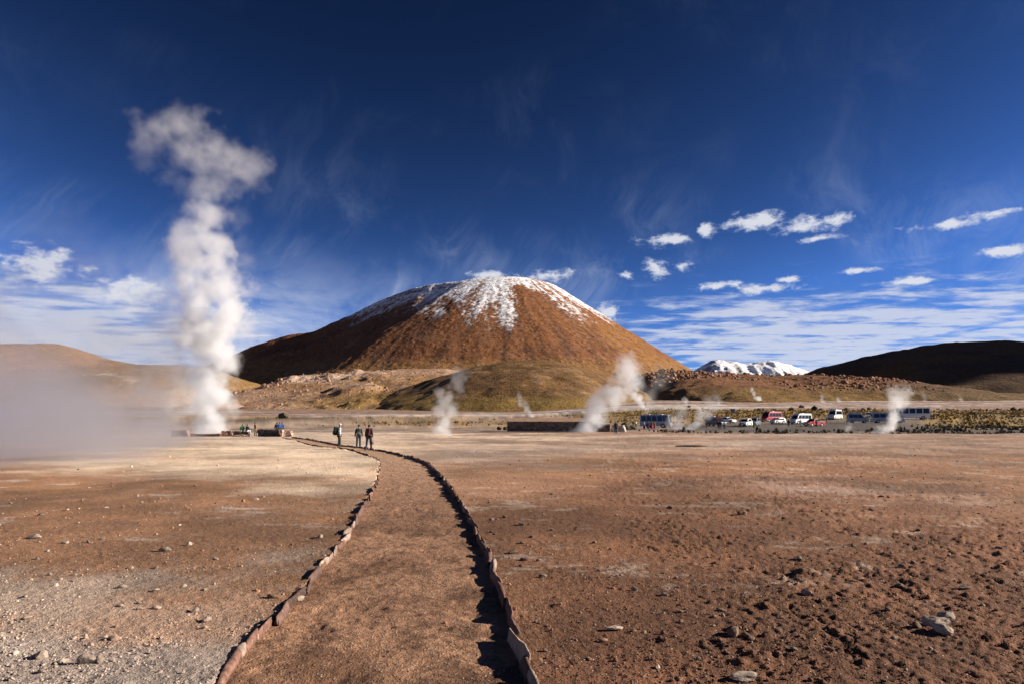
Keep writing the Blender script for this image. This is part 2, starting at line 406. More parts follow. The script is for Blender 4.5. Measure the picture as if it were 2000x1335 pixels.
def build_ground():
    fine = np.linspace(rad(-46), rad(46), 780)
    rest = np.linspace(rad(46), rad(314), 60)[1:-1]
    th = np.r_[fine, rest]
    inv = np.linspace(1 / 3.2, 1 / 420.0, 590)
    r = np.r_[0.6, 1.6, 1 / inv, np.geomspace(428, 1200, 55), np.geomspace(1250, 32000, 30)]
    R, T = np.meshgrid(r, th, indexing='ij')
    x = (R * np.sin(T)).ravel(); y = (R * np.cos(T)).ravel()
    z = ground_z(x, y) + relief(x, y)
    ip = in_path(x, y)
    z = np.where(ip, ground_z(x, y) - 0.17, z)
    col = soil(x, y)
    f = grid_faces(len(r), len(th), wrap=True)[:, ::-1]
    me = np_mesh('ground', np.c_[x, y, z], f, True, col)
    link('ground', me, EARTH, kind='structure')
build_ground()

def path_z(x, y):
    return 0.045 * (fbm2(x * 3.2, y * 3.2, 5, 0.62, 51) - 0.5) + 0.024 * np.abs(fbm2(x * 9, y * 9, 3, 0.6, 52) - 0.5) + 0.020 * (fbm2(x * 16, y * 16, 3, 0.6, 54) - 0.5) - 0.022 * sst(fbm2(x * 1.9, y * 1.9, 4, 0.6, 55), 0.55, 0.75) + 0.05 * (fbm2(x * 0.6, y * 0.6, 3, 0.5, 53) - 0.5) - 0.06
def build_path():
    # pair the two edges by arc length, between matching stations
    n = 1150; m = 96
    sl = np.linspace(0, 1, n) ** 1.7
    def par(P, stations):
        s = np.r_[0, np.cumsum(np.hypot(*np.diff(P, axis=0).T))]
        k = [0.0] + [s[np.argmin(np.hypot(P[:, 0] - q.x, P[:, 1] - q.y))] for q in stations] + [s[-1]]
        t = np.interp(sl, np.linspace(0, 1, len(k)), k)
        return np.c_[np.interp(t, s, P[:, 0]), np.interp(t, s, P[:, 1])]
    L = par(PL, [flat(545, 1193), flat(676, 1046), flat(738, 933), flat(738, 895), flat(684, 877), flat(633, 872)])
    R = par(PR, [flat(996, 1210), flat(934, 1042), flat(861, 928), flat(800, 891), flat(708, 872.5), flat(646, 865)])
    t = np.linspace(0, 1, m)
    x = (L[:, None, 0] * (1 - t) + R[:, None, 0] * t).ravel(); y = (L[:, None, 1] * (1 - t) + R[:, None, 1] * t).ravel()
    z = path_z(x, y) + ground_z(x, y)
    w1 = fbm2(x * 0.5, y * 0.5, 5, 0.6, 61); w2 = fbm2(x * 2.2, y * 2.2, 5, 0.62, 62); w3 = fbm2(x * 7, y * 7, 3, 0.6, 63)
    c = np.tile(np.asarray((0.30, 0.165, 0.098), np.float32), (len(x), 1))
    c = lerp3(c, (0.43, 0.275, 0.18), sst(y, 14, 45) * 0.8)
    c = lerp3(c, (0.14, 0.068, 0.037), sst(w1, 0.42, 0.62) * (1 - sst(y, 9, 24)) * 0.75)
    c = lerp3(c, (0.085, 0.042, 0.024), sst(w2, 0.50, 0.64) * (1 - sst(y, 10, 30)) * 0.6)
    c = c * (0.75 + 0.5 * w3)[:, None]
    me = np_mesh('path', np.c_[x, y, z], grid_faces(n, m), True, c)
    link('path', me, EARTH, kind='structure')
build_path()

# ================================================================== hills
def hill_material(name, bump_scale, bump_dist, speck=0.0, sscale=0.1, dry=(0.28, 0.20, 0.07)):
    m, nt, b = mat_new(name)
    at_ = nt.nodes.new('ShaderNodeAttribute'); at_.attribute_name = 'soil'
    geo = nt.nodes.new('ShaderNodeNewGeometry'); P = geo.outputs['Position']
    n1 = nnoise(nt, P, bump_scale, 5, 0.68)
    vor = nt.nodes.new('ShaderNodeTexVoronoi'); vor.inputs['Scale'].default_value = sscale; nt.links.new(P, vor.inputs['Vector'])
    vc = nt.nodes.new('ShaderNodeSeparateColor'); nt.links.new(vor.outputs['Color'], vc.inputs[0])
    sp = (1.0 - E(nt, vor.outputs['Distance']).step(0.15, 0.42)) * E(nt, vc.outputs[0]).step(0.55, 0.7)
    c = nmix(nt, 1.0, at_.outputs['Color'], nmix(nt, n1.step(0.28, 0.72), (0.66, 0.64, 0.62), (1.32, 1.32, 1.32)), 'MULTIPLY')
    c = nmix(nt, sp * speck, c, dry)
    nt.links.new(c, b.inputs['Base Color'])
    b.inputs['Roughness'].default_value = 0.95; b.inputs['Specular IOR Level'].default_value = 0.15
    bp = nt.nodes.new('ShaderNodeBump'); bp.inputs['Strength'].default_value = 1.0; bp.inputs['Distance'].default_value = bump_dist
    nt.links.new((n1 + sp * 0.35).k, bp.inputs['Height']); nt.links.new(bp.outputs[0], b.inputs['Normal'])
    return m
def smax(a, b, k):
    h = np.clip(0.5 + 0.5 * (a - b) / k, 0, 1)
    return b + (a - b) * h + k * h * (1 - h)
def smin(a, b, k): return -smax(-a, -b, k)
def field(name, x0, x1, y0, y1, nx, ny, hfun, cfun, mat, ypow=1.0):
    xs = np.linspace(x0, x1, nx); ys = y0 + (y1 - y0) * np.linspace(0, 1, ny) ** ypow
    Y, X = np.meshgrid(ys, xs, indexing='ij'); x, y = X.ravel(), Y.ravel()
    z = hfun(x, y)
    gx = np.gradient(z.reshape(ny, nx), xs, axis=1).ravel(); gy = np.gradient(z.reshape(ny, nx), ys, axis=0).ravel()
    me = np_mesh(name, np.c_[x, y, z], grid_faces(ny, nx), True, cfun(x, y, z, gx, gy))
    return link(name, me, mat, kind='structure')

def uv_of(x, y, z):
    """Photo pixel of a world point (used to lay out snow and scree)."""
    d = np.maximum(y, 1.0); zz = z - CAM_H
    f = d * CP + zz * SP; up = -d * SP + zz * CP
    return x / f * FPX + 1000, 667.5 - up / f * FPX
class Ridge:
    """A hill whose crest runs across the view; crest given as (px, py) at depth Yc (or (px, py, Yc))."""
    def __init__(s, pts, Yc=None, front=0.3, back=0.4, rnd=40.0, lean=0.0):
        w = [at(p[0], p[1], p[2] if len(p) > 2 else Yc) for p in pts]
        s.x = np.array([p.x for p in w]); s.y = np.array([p.y for p in w]); s.z = np.array([p.z for p in w])
        s.f, s.b, s.r, s.lean = front, back, rnd, lean
        s.yc = float(s.y.mean())
    def crest(s, x):
        e = (s.x[-1] - s.x[0]) * 0.012
        def sm(a): return (np.interp(x - e, s.x, a) + 2 * np.interp(x, s.x, a) + np.interp(x + e, s.x, a)) / 4
        return sm(s.y), sm(s.z)
    def h(s, x, y):
        yc, zc = s.crest(x)
        d = y - yc
        kf = np.interp(x, s.x, s.f) if isinstance(s.f, (list, np.ndarray)) else s.f
        k = np.where(d < 0, kf, s.b)
        return zc - k * (np.sqrt(d * d + s.r * s.r) - s.r)

# --- the volcano
MY = 3000.0; MS = MY / FPX
BACK = Ridge([(300, 760, 3500), (380, 722, 3500), (440, 701, 3500), (500, 674, 3480), (560, 655, 3470), (620, 644, 3450), (680, 619, 3400), (740, 589, 3340),
              (800, 568, 3270), (860, 552, 3200), (905, 549, 3130), (960, 572, 3090), (1010, 640, 3080), (1100, 800, 3080)], front=0.66, back=0.6, rnd=30)
def mountain_h(x, y):
    X, Y = x + 20 * MS, y - MY
    wob = fbm2(x * 0.0035, y * 0.0035, 4, 0.5, 71) - 0.5
    th = np.degrees(np.arctan2(Y, X)) + wob * 7
    r = np.hypot(X, Y)
    k = np.interp(th, [-180, -164, -152, -142, -132, -118, -80, -40, 0, 40, 90, 140, 180], [1.1, 1.1, 1.02, 0.72, 0.60, 0.57, 0.57, 0.66, 0.69, 0.65, 0.6, 0.9, 1.1])
    toe = 0.60
    cone = 330 * MS - k * r
    cone = smax(cone, 150 - 0.10 * r + 0.08 * 600, 90)
    gul = (fbm2(th * 0.13, r * 0.0010, 5, 0.55, 73) - 0.5) * 16 * sst(r, 250, 700) * (1 - sst(r, 900, 1300))
    dome = 265.5 * MS - 0.00036 * (X - 40) ** 2 - 0.00028 * Y ** 2
    A = smin(cone + gul, dome, 30)
    B = BACK.h(x, y) + (fbm2(x * 0.006, y * 0.006, 4, 0.5, 75) - 0.5) * 26
    h = smax(A, B, 8)
    # steep-sided spur running down towards the left front, with a gully behind it
    S0, dv = (-200.0, 2990.0), (-0.5, -0.866)
    wig = (fbm2(x * 0.004, y * 0.004, 3, 0.5, 76) - 0.5) * 40
    t = (x - S0[0]) * dv[0] + (y - S0[1]) * dv[1]; q = (x - S0[0]) * dv[1] - (y - S0[1]) * dv[0] + wig
    end = 1 - sst(t, 620, 900); wr, wc = sst(t, 40, 220) * end, sst(t, -90, 40) * end
    h = h - wc * 70 * np.exp(-((q - 125) / 75) ** 2)
    rock = fbm2(x * 0.02, y * 0.02, 5, 0.62, 77) - 0.5
    return h + rock * 6 + (fbm2(x * 0.10, y * 0.10, 3, 0.6, 78) - 0.5) * 4
def mountain_c(x, y, z, gx, gy):
    u, v = uv_of(x, y, z)
    a = fbm2(x * 0.004, y * 0.004, 5, 0.6, 81); b = fbm2(x * 0.02, y * 0.02, 5, 0.6, 82); s = fbm2(x * 0.11, y * 0.11, 3, 0.7, 83)
    th = np.arctan2(y - MY, x + 20 * MS); r = np.hypot(y - MY, x + 20 * MS)
    streak = fbm2(th * 26, r * 0.003, 5, 0.62, 84)
    c = np.tile(np.asarray((0.190, 0.077, 0.030), np.float32), (len(x), 1))
    c = lerp3(c, (0.120, 0.052, 0.028), sst(streak, 0.45, 0.65) * 0.85)
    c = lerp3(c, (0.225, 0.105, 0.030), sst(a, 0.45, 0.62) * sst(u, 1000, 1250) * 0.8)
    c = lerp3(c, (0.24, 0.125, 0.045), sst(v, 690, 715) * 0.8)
    c = lerp3(c, (0.095, 0.052, 0.036), sst(s, 0.58, 0.72) * 0.75)
    c = lerp3(c, (0.28, 0.155, 0.095), sst(b * 0.6 + s * 0.4, 0.60, 0.68) * 0.5)
    lim = np.interp(u, [640, 690, 740, 800, 850, 900, 950, 1000, 1030, 1050, 1075, 1100, 1130, 1160, 1190, 1230], [635, 630, 618, 606, 614, 628, 640, 640, 612, 582, 592, 606, 628, 624, 632, 600])
    cov = (lim - v) / 62.0
    gap = np.exp(-(((u - 1030) - (v - 575) * 1.05) / np.interp(v, [550, 575, 640], [6, 20, 26])) ** 2) * sst(v, 552, 566)
    gap2 = np.exp(-(((u - 878) - (v - 590) * 0.35) / 11) ** 2) * sst(v, 578, 590)
    sn = cov * 0.55 + (streak - 0.5) * 1.9 + (s - 0.5) * 1.7 - gap * 1.3 - gap2 * 1.0 - 0.10 + 0.30 * (1 - sst(u, 850, 900)) * sst(u, 660, 720) * (1 - sst(v - (625 - (u - 690) * .28), -8, 22))
    sn = sst(sn, -0.05, 0.62) * sst(cov, -0.25, 0.15)
    return lerp3(c, (0.80, 0.82, 0.86), sn * 0.93)
VOLC = hill_material('volcanic_slope', 0.05, 4.5, 0.25, 0.06, (0.28, 0.15, 0.08))
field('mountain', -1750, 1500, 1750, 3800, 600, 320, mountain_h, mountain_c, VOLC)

# --- the far snow range
SNOWR = Ridge([(1250, 800), (1320, 748), (1356, 722), (1372, 712), (1388, 704), (1402, 701), (1420, 704), (1438, 706), (1452, 713), (1462, 708), (1480, 707), (1497, 702),
               (1506, 701), (1520, 708), (1545, 713), (1570, 722), (1620, 745), (1680, 790)], 15000, front=0.42, back=0.5, rnd=60)
def snow_h(x, y):
    rid = np.abs(fbm2(x * 0.0016, y * 0.0009, 5, 0.55, 91) - 0.5)
    d = np.abs(y - 15000)
    return SNOWR.h(x, y) - rid * 620 * sst(d, 60, 900) + (fbm2(x * 0.006, y * 0.006, 4, 0.6, 92) - 0.5) * 90
def snow_c(x, y, z, gx, gy):
    b = fbm2(x * 0.004, y * 0.004, 5, 0.6, 93)
    c = np.tile(np.asarray((0.82, 0.83, 0.85), np.float32), (len(x), 1))
    return lerp3(c, (0.20, 0.17, 0.17), sst(b + np.abs(gx) * 0.12, 0.60, 0.72) * (1 - sst(x, 4700, 5300)) * 0.8)
SNOWM = hill_material('snowfield', 0.004, 20.0)
field('snow_peak', 2900, 7600, 12800, 16500, 200, 130, snow_h, snow_c, SNOWM)

# --- the low hill on the left
LH = Ridge([(-900, 640), (-400, 668), (0, 675), (60, 673), (112, 676), (145, 683), (190, 695), (240, 706), (300, 712), (370, 714), (425, 722), (480, 738), (560, 765), (640, 800)], 1400, front=0.235, back=0.3, rnd=90)
def lh_h(x, y):
    return LH.h(x, y) + (fbm2(x * 0.008, y * 0.008, 5, 0.55, 101) - 0.5) * 16 + (fbm2(x * 0.05, y * 0.05, 3, 0.6, 102) - 0.5) * 3.0
def lh_c(x, y, z, gx, gy):
    u, v = uv_of(x, y, z)
    a = fbm2(x * 0.006, y * 0.006, 5, 0.6, 103); b = fbm2(x * 0.03, y * 0.03, 4, 0.6, 104)
    c = np.tile(np.asarray((0.29, 0.155, 0.062), np.float32), (len(x), 1))
    c = lerp3(c, (0.21, 0.125, 0.045), sst(a, 0.42, 0.6) * 0.8)
    c = lerp3(c, (0.42, 0.32, 0.24), sst(b, 0.5, 0.62) * np.exp(-((v - (722 + (u - 150) * 0.2)) / 9) ** 2) * sst(u, 140, 170) * (1 - sst(u, 250, 280)))
    c = lerp3(c, (0.34, 0.21, 0.12), sst(v, 745, 775) * sst(a, 0.4, 0.6) * 0.7)
    return c
OCHRE_HILL = hill_material('ochre_slope', 0.12, 2.6, 0.4, 0.16, (0.30, 0.19, 0.07))
field('left_hill', -1900, -330, 520, 1750, 280, 170, lh_h, lh_c, OCHRE_HILL)

# --- pale scree terrace below the volcano
TERR = Ridge([(330, 800), (400, 788), (440, 772), (470, 756), (520, 750), (560, 735), (588, 724), (612, 722), (650, 722), (700, 717), (760, 714), (820, 710), (880, 711), (930, 718), (1000, 738), (1060, 780)], 1180, front=0.185, back=0.25, rnd=35)
def te_h(x, y):
    u = x / np.maximum(y, 1) * FPX + 1000
    lump = sst(fbm2(x * 0.016, y * 0.016, 4, 0.55, 111), 0.45, 0.7) * 7 * (1 - sst(u, 720, 800))
    g2 = -np.abs(fbm2(x * 0.011, y * 0.007, 4, 0.5, 114) - 0.5) * -12
    return TERR.h(x, y) + lump - 5 + g2 - 4 + (fbm2(x * 0.06, y * 0.06, 4, 0.6, 112) - 0.5) * 3.5
def te_c(x, y, z, gx, gy):
    u, v = uv_of(x, y, z)
    a = fbm2(x * 0.010, y * 0.010, 5, 0.6, 113); b = fbm2(x * 0.05, y * 0.05, 4, 0.6, 115)
    c = np.tile(np.asarray((0.30, 0.165, 0.075), np.float32), (len(x), 1))
    c = lerp3(c, (0.44, 0.31, 0.235), np.clip(sst(a, 0.34, 0.50) * 0.9, 0, 1) * sst(u, 470, 560) * (1 - sst(v, 742, 764)))
    c = lerp3(c, (0.33, 0.17, 0.10), (1 - sst(u, 500, 580)) * 0.8)
    c = lerp3(c, (0.36, 0.21, 0.135), sst(u, 730, 800) * (1 - sst(v, 722, 740)) * 0.9)
    c = lerp3(c, (0.30, 0.19, 0.125), sst(v, 750, 765) * (1 - sst(u, 560, 760)) * 0.8)
    c = lerp3(c, (0.19, 0.115, 0.035), sst(v + (a - .5) * 34 + (u - 700) * 0.06, 760, 782) * sst(u, 520, 700) * 0.85)
    c = lerp3(c, (0.15, 0.085, 0.05), sst(b, 0.6, 0.72) * 0.5)
    return c
SCREE = hill_material('scree_slope', 0.15, 2.4, 0.35, 0.22, (0.44, 0.30, 0.20))
field('scree_terrace', -640, 60, 470, 1500, 320, 230, te_h, te_c, SCREE)

# --- the green-brown foothill in the middle
FH = Ridge([(640, 812), (720, 788), (770, 765), (820, 747), (870, 731), (930, 713), (985, 705), (1045, 702), (1095, 706), (1150, 717), (1200, 733), (1260, 752), (1330, 772), (1420, 800)], 900, front=0.21, back=0.3, rnd=45)
def fh_h(x, y):
    g = np.abs(fbm2(x * 0.012, y * 0.006, 4, 0.5, 121) - 0.5)
    return FH.h(x, y) + g * 14 - 3 + (fbm2(x * 0.05, y * 0.05, 4, 0.6, 122) - 0.5) * 2.6
def fh_c(x, y, z, gx, gy):
    u, v = uv_of(x, y, z)
    a = fbm2(x * 0.012, y * 0.012, 5, 0.6, 123); b = fbm2(x * 0.07, y * 0.07, 4, 0.62, 124)
    c = np.tile(np.asarray((0.150, 0.078, 0.027), np.float32), (len(x), 1))
    c = lerp3(c, (0.105, 0.056, 0.021), sst(a, 0.45, 0.6) * 0.8)
    c = lerp3(c, (0.21, 0.115, 0.05), sst(u, 1050, 1180) * 0.7)
    c = lerp3(c, (0.30, 0.19, 0.11), sst(b, 0.6, 0.68) * 0.6)
    c = lerp3(c, (0.07, 0.045, 0.02), (1 - sst(b, 0.32, 0.40)) * 0.6)
    c = lerp3(c, (0.23, 0.145, 0.035), sst(v, 765, 785) * 0.7)
    return c
GRASSY = hill_material('grassy_slope', 0.25, 1.6, 0.5, 0.35, (0.22, 0.13, 0.040))
field('foothill', -280, 300, 380, 1080, 320, 240, fh_h, fh_c, GRASSY)

# --- the boulder-strewn rise on the right
BR = Ridge([(1130, 800), (1180, 775), (1215, 748), (1255, 730), (1305, 722), (1360, 727), (1420, 731), (1500, 734), (1560, 733), (1640, 734), (1720, 740), (1800, 750), (1900, 764), (2050, 775), (2300, 775), (2500, 790)], 900, front=0.155, back=0.25, rnd=30)
def br_h(x, y):
    return BR.h(x, y) + (fbm2(x * 0.02, y * 0.02, 5, 0.58, 131) - 0.5) * 9 + (fbm2(x * 0.10, y * 0.10, 3, 0.6, 132) - 0.5) * 2.6
def br_c(x, y, z, gx, gy):
    u, v = uv_of(x, y, z)
    a = fbm2(x * 0.012, y * 0.012, 5, 0.6, 133); b = fbm2(x * 0.08, y * 0.08, 4, 0.62, 134)
    c = np.tile(np.asarray((0.19, 0.088, 0.040), np.float32), (len(x), 1))
    c = lerp3(c, (0.115, 0.058, 0.032), sst(b, 0.48, 0.62) * 0.8)
    c = lerp3(c, (0.19, 0.115, 0.035), sst(v + (a - .5) * 30, 752, 768) * 0.8)
    c = lerp3(c, (0.10, 0.062, 0.030), sst(u, 1720, 1820) * 0.7)  # right end darkened: the hill's shadow painted into the slope colour
    return c
field('boulder_rise', 70, 1080, 460, 1050, 420, 170, br_h, br_c, hill_material('stony_slope', 0.3, 2.0, 0.5, 0.3, (0.27, 0.15, 0.085)))

# --- the dark hill on the right, plus an unseen peak added to shade it
RH = Ridge([(1440, 790), (1500, 758), (1545, 737), (1585, 721), (1640, 703), (1700, 690), (1760, 679), (1820, 671), (1900, 666), (2000, 662), (2100, 655), (2250, 600), (2450, 400), (2700, 200), (3000, 190), (3400, 380), (3900, 700)],
           1800, front=[.2, .2, .2, .2, .2, .2, .2, .2, .22, .25, .25, .3, .42, .55, .55, .5, .4], back=0.5, rnd=80)
def rh_h(x, y):
    return RH.h(x, y) + (fbm2(x * 0.005, y * 0.005, 5, 0.55, 141) - 0.5) * 34 + (fbm2(x * 0.04, y * 0.04, 4, 0.6, 142) - 0.5) * 4 - 6
def rh_c(x, y, z, gx, gy):
    a = fbm2(x * 0.008, y * 0.008, 5, 0.6, 143)
    c = np.tile(np.asarray((0.175, 0.085, 0.030), np.float32), (len(x), 1))
    return lerp3(c, (0.11, 0.06, 0.028), sst(a, 0.42, 0.6))
field('right_hill', 560, 3900, 640, 2500, 280, 150, rh_h, rh_c, OCHRE_HILL)
# ================================================================== stones
def ico(sub):
    bm = bmesh.new(); bmesh.ops.create_icosphere(bm, subdivisions=sub, radius=1.0)
    bm.verts.ensure_lookup_table()
    v = np.array([q.co[:] for q in bm.verts], np.float32); f = np.array([[w.index for w in p.verts] for p in bm.faces], np.int32)
    bm.free(); return v, f
ICO1, ICO2, ICO3 = ico(1), ico(2), ico(3)
def rock_verts(base, rng, cuts=9, depth=(0.55, 0.9), rough=0.10, squash=(1.0, 0.8, 0.6)):
    v = base[0].copy()
    for _ in range(cuts):
        n = rng.normal(size=3); n /= np.linalg.norm(n); d = rng.uniform(*depth)
        k = np.maximum(v @ n - d, 0); v = v - k[:, None] * n
    o = rng.uniform(0, 40, 3)
    s = fbm3(v[:, 0] * 1.7 + o[0], v[:, 1] * 1.7 + o[1], v[:, 2] * 1.7 + o[2], 3, 0.55) - 0.5
    v = v * (1 + s[:, None] * rough * 4)
    return (v * np.array(squash)).astype(np.float32)
def stone_material(name, col, var=0.35, scale=9.0, bump=0.012, attr=None):
    m, nt, b = mat_new(name)
    tc = nt.nodes.new('ShaderNodeTexCoord'); oi = nt.nodes.new('ShaderNodeObjectInfo')
    geo = nt.nodes.new('ShaderNodeNewGeometry')
    n = nnoise(nt, geo.outputs['Position'], scale, 5, 0.66)
    if attr:
        a = nt.nodes.new('ShaderNodeAttribute'); a.attribute_name = attr; base = a.outputs['Color']
    else:
        base = nmix(nt, E(nt, oi.outputs['Random']), [c * 0.58 for c in col], [c * 1.45 for c in col])
    c = nmix(nt, 1.0, base, nmix(nt, n.step(0.25, 0.75), (1 - var,) * 3, (1 + var,) * 3), 'MULTIPLY')
    nt.links.new(c, b.inputs['Base Color']); b.inputs['Roughness'].default_value = 0.9; b.inputs['Specular IOR Level'].default_value = 0.25
    bp = nt.nodes.new('ShaderNodeBump'); bp.inputs['Distance'].default_value = bump; nt.links.new(n.k, bp.inputs['Height'])
    nt.links.new(bp.outputs[0], b.inputs['Normal'])
    return m
KERB_STONE = stone_material('kerb_stone', (0.165, 0.088, 0.064), 0.5, 14.0, 0.012)
KERB_GREY = stone_material('grey_kerb_stone', (0.20, 0.145, 0.115), 0.5, 14.0, 0.012)
KERB_DARK = stone_material('dark_kerb_stone', (0.105, 0.062, 0.048), 0.5, 14.0, 0.012)
PALE_STONE = stone_material('pale_stone', (0.27, 0.21, 0.165), 0.45, 22.0, 0.008)
BROWN_STONE = stone_material('brown_stone', (0.155, 0.095, 0.062), 0.4, 22.0, 0.008)
LOOSE = stone_material('loose_stone', None, 0.3, 30.0, 0.004, attr='soil')
LOOSE_FAR = stone_material('boulder_stone', None, 0.35, 1.2, 0.15, attr='soil')

def surf_z(x, y):
    x = np.atleast_1d(np.asarray(x, float)); y = np.atleast_1d(np.asarray(y, float))
    return ground_z(x, y) + np.where(in_path(x, y), path_z(x, y), relief(x, y))

# --- kerbs: slabs set on edge along both sides of the path
def kerb_mesh(rng, mat):
    ns, ring = 5, 6
    pts = []
    for i in range(ns):
        t = i / (ns - 1); xx = t - 0.5
        top = 1.0 + rng.uniform(-0.22, 0.16) - (0.22 if i in (0, ns - 1) else 0)
        wd = 1.0 + rng.uniform(-0.2, 0.2) - (0.12 if i in (0, ns - 1) else 0)
        off = rng.uniform(-0.15, 0.15)
        for (a, b) in ((-0.55, -0.5), (-0.5, 0.45), (-0.22, 1.0), (0.22, 0.95), (0.5, 0.4), (0.55, -0.5)):
            pts.append((xx + rng.uniform(-.03, .03), (a + off * (b + .5)) * wd, b * top + rng.uniform(-.06, .06)))
    f = []
    for i in range(ns - 1):
        for j in range(ring):
            a = i * ring + j; b = i * ring + (j + 1) % ring
            f.append((a, b, b + ring, a + ring))
    me = bpy.data.meshes.new('kerb_stone')
    me.from_pydata(pts, [], f + [tuple(range(ring))[::-1], tuple(range((ns - 1) * ring, ns * ring))])
    bm = bmesh.new(); bm.from_mesh(me); bmesh.ops.recalc_face_normals(bm, faces=bm.faces[:]); bm.to_mesh(me); bm.free()
    me.polygons.foreach_set('use_smooth', [True] * len(me.polygons))
    me.materials.append(mat)
    return me
def build_kerbs():
    rng = np.random.default_rng(5)
    variants = [kerb_mesh(rng, m_) for m_ in (KERB_STONE, KERB_STONE, KERB_GREY, KERB_DARK) for _ in range(4)]
    for P, lab, side in ((PL, 'low kerb of reddish stones along the left edge of the path', -1), (PR, 'low kerb of reddish stones along the right edge of the path', 1)):
        root = thing('stone_kerb', lab, 'kerb', (float(P[0, 0]), float(P[0, 1]), 0.0), group='kerbs of the footpath'); root['kind'] = 'thing'
        s = np.r_[0, np.cumsum(np.hypot(*np.diff(P, axis=0).T))]
        t = 0.0
        while t < s[-1] - 0.5:
            far = 1 + 0.9 * min(1, t / 45)
            l = rng.uniform(0.2, 0.75) * far
            a = np.array([np.interp(t, s, P[:, 0]), np.interp(t, s, P[:, 1])]); b = np.array([np.interp(t + l, s, P[:, 0]), np.interp(t + l, s, P[:, 1])])
            c = (a + b) / 2; d = b - a
            o = bpy.data.objects.new('stone', variants[rng.integers(16)]); COL.objects.link(o); o.parent = root
            nrm = np.array([-d[1], d[0]]) / np.hypot(*d)
            c = c + nrm * rng.uniform(-0.035, 0.035)
            hgt = (rng.uniform(0.03, 0.062) if side < 0 else rng.uniform(0.042, 0.082)) * (1 + 0.3 * min(1, t / 40)) * rng.choice([.75, .9, 1., 1.1, 1.3])
            o.location = (c[0] - root.location.x, c[1] - root.location.y, gz(c[0], c[1]) - 0.04)
            o.rotation_euler = (rng.uniform(-.12, .12), rng.uniform(-.06, .06), math.atan2(d[1], d[0]) + (math.pi if rng.random() < .5 else 0) + rng.uniform(-.13, .13))
            o.scale = (l * 1.06, rng.uniform(0.035, 0.085), hgt + .025)
            t += l * rng.uniform(0.92, 1.02) + (rng.uniform(.04, .16) if rng.random() < .10 else 0)
build_kerbs()

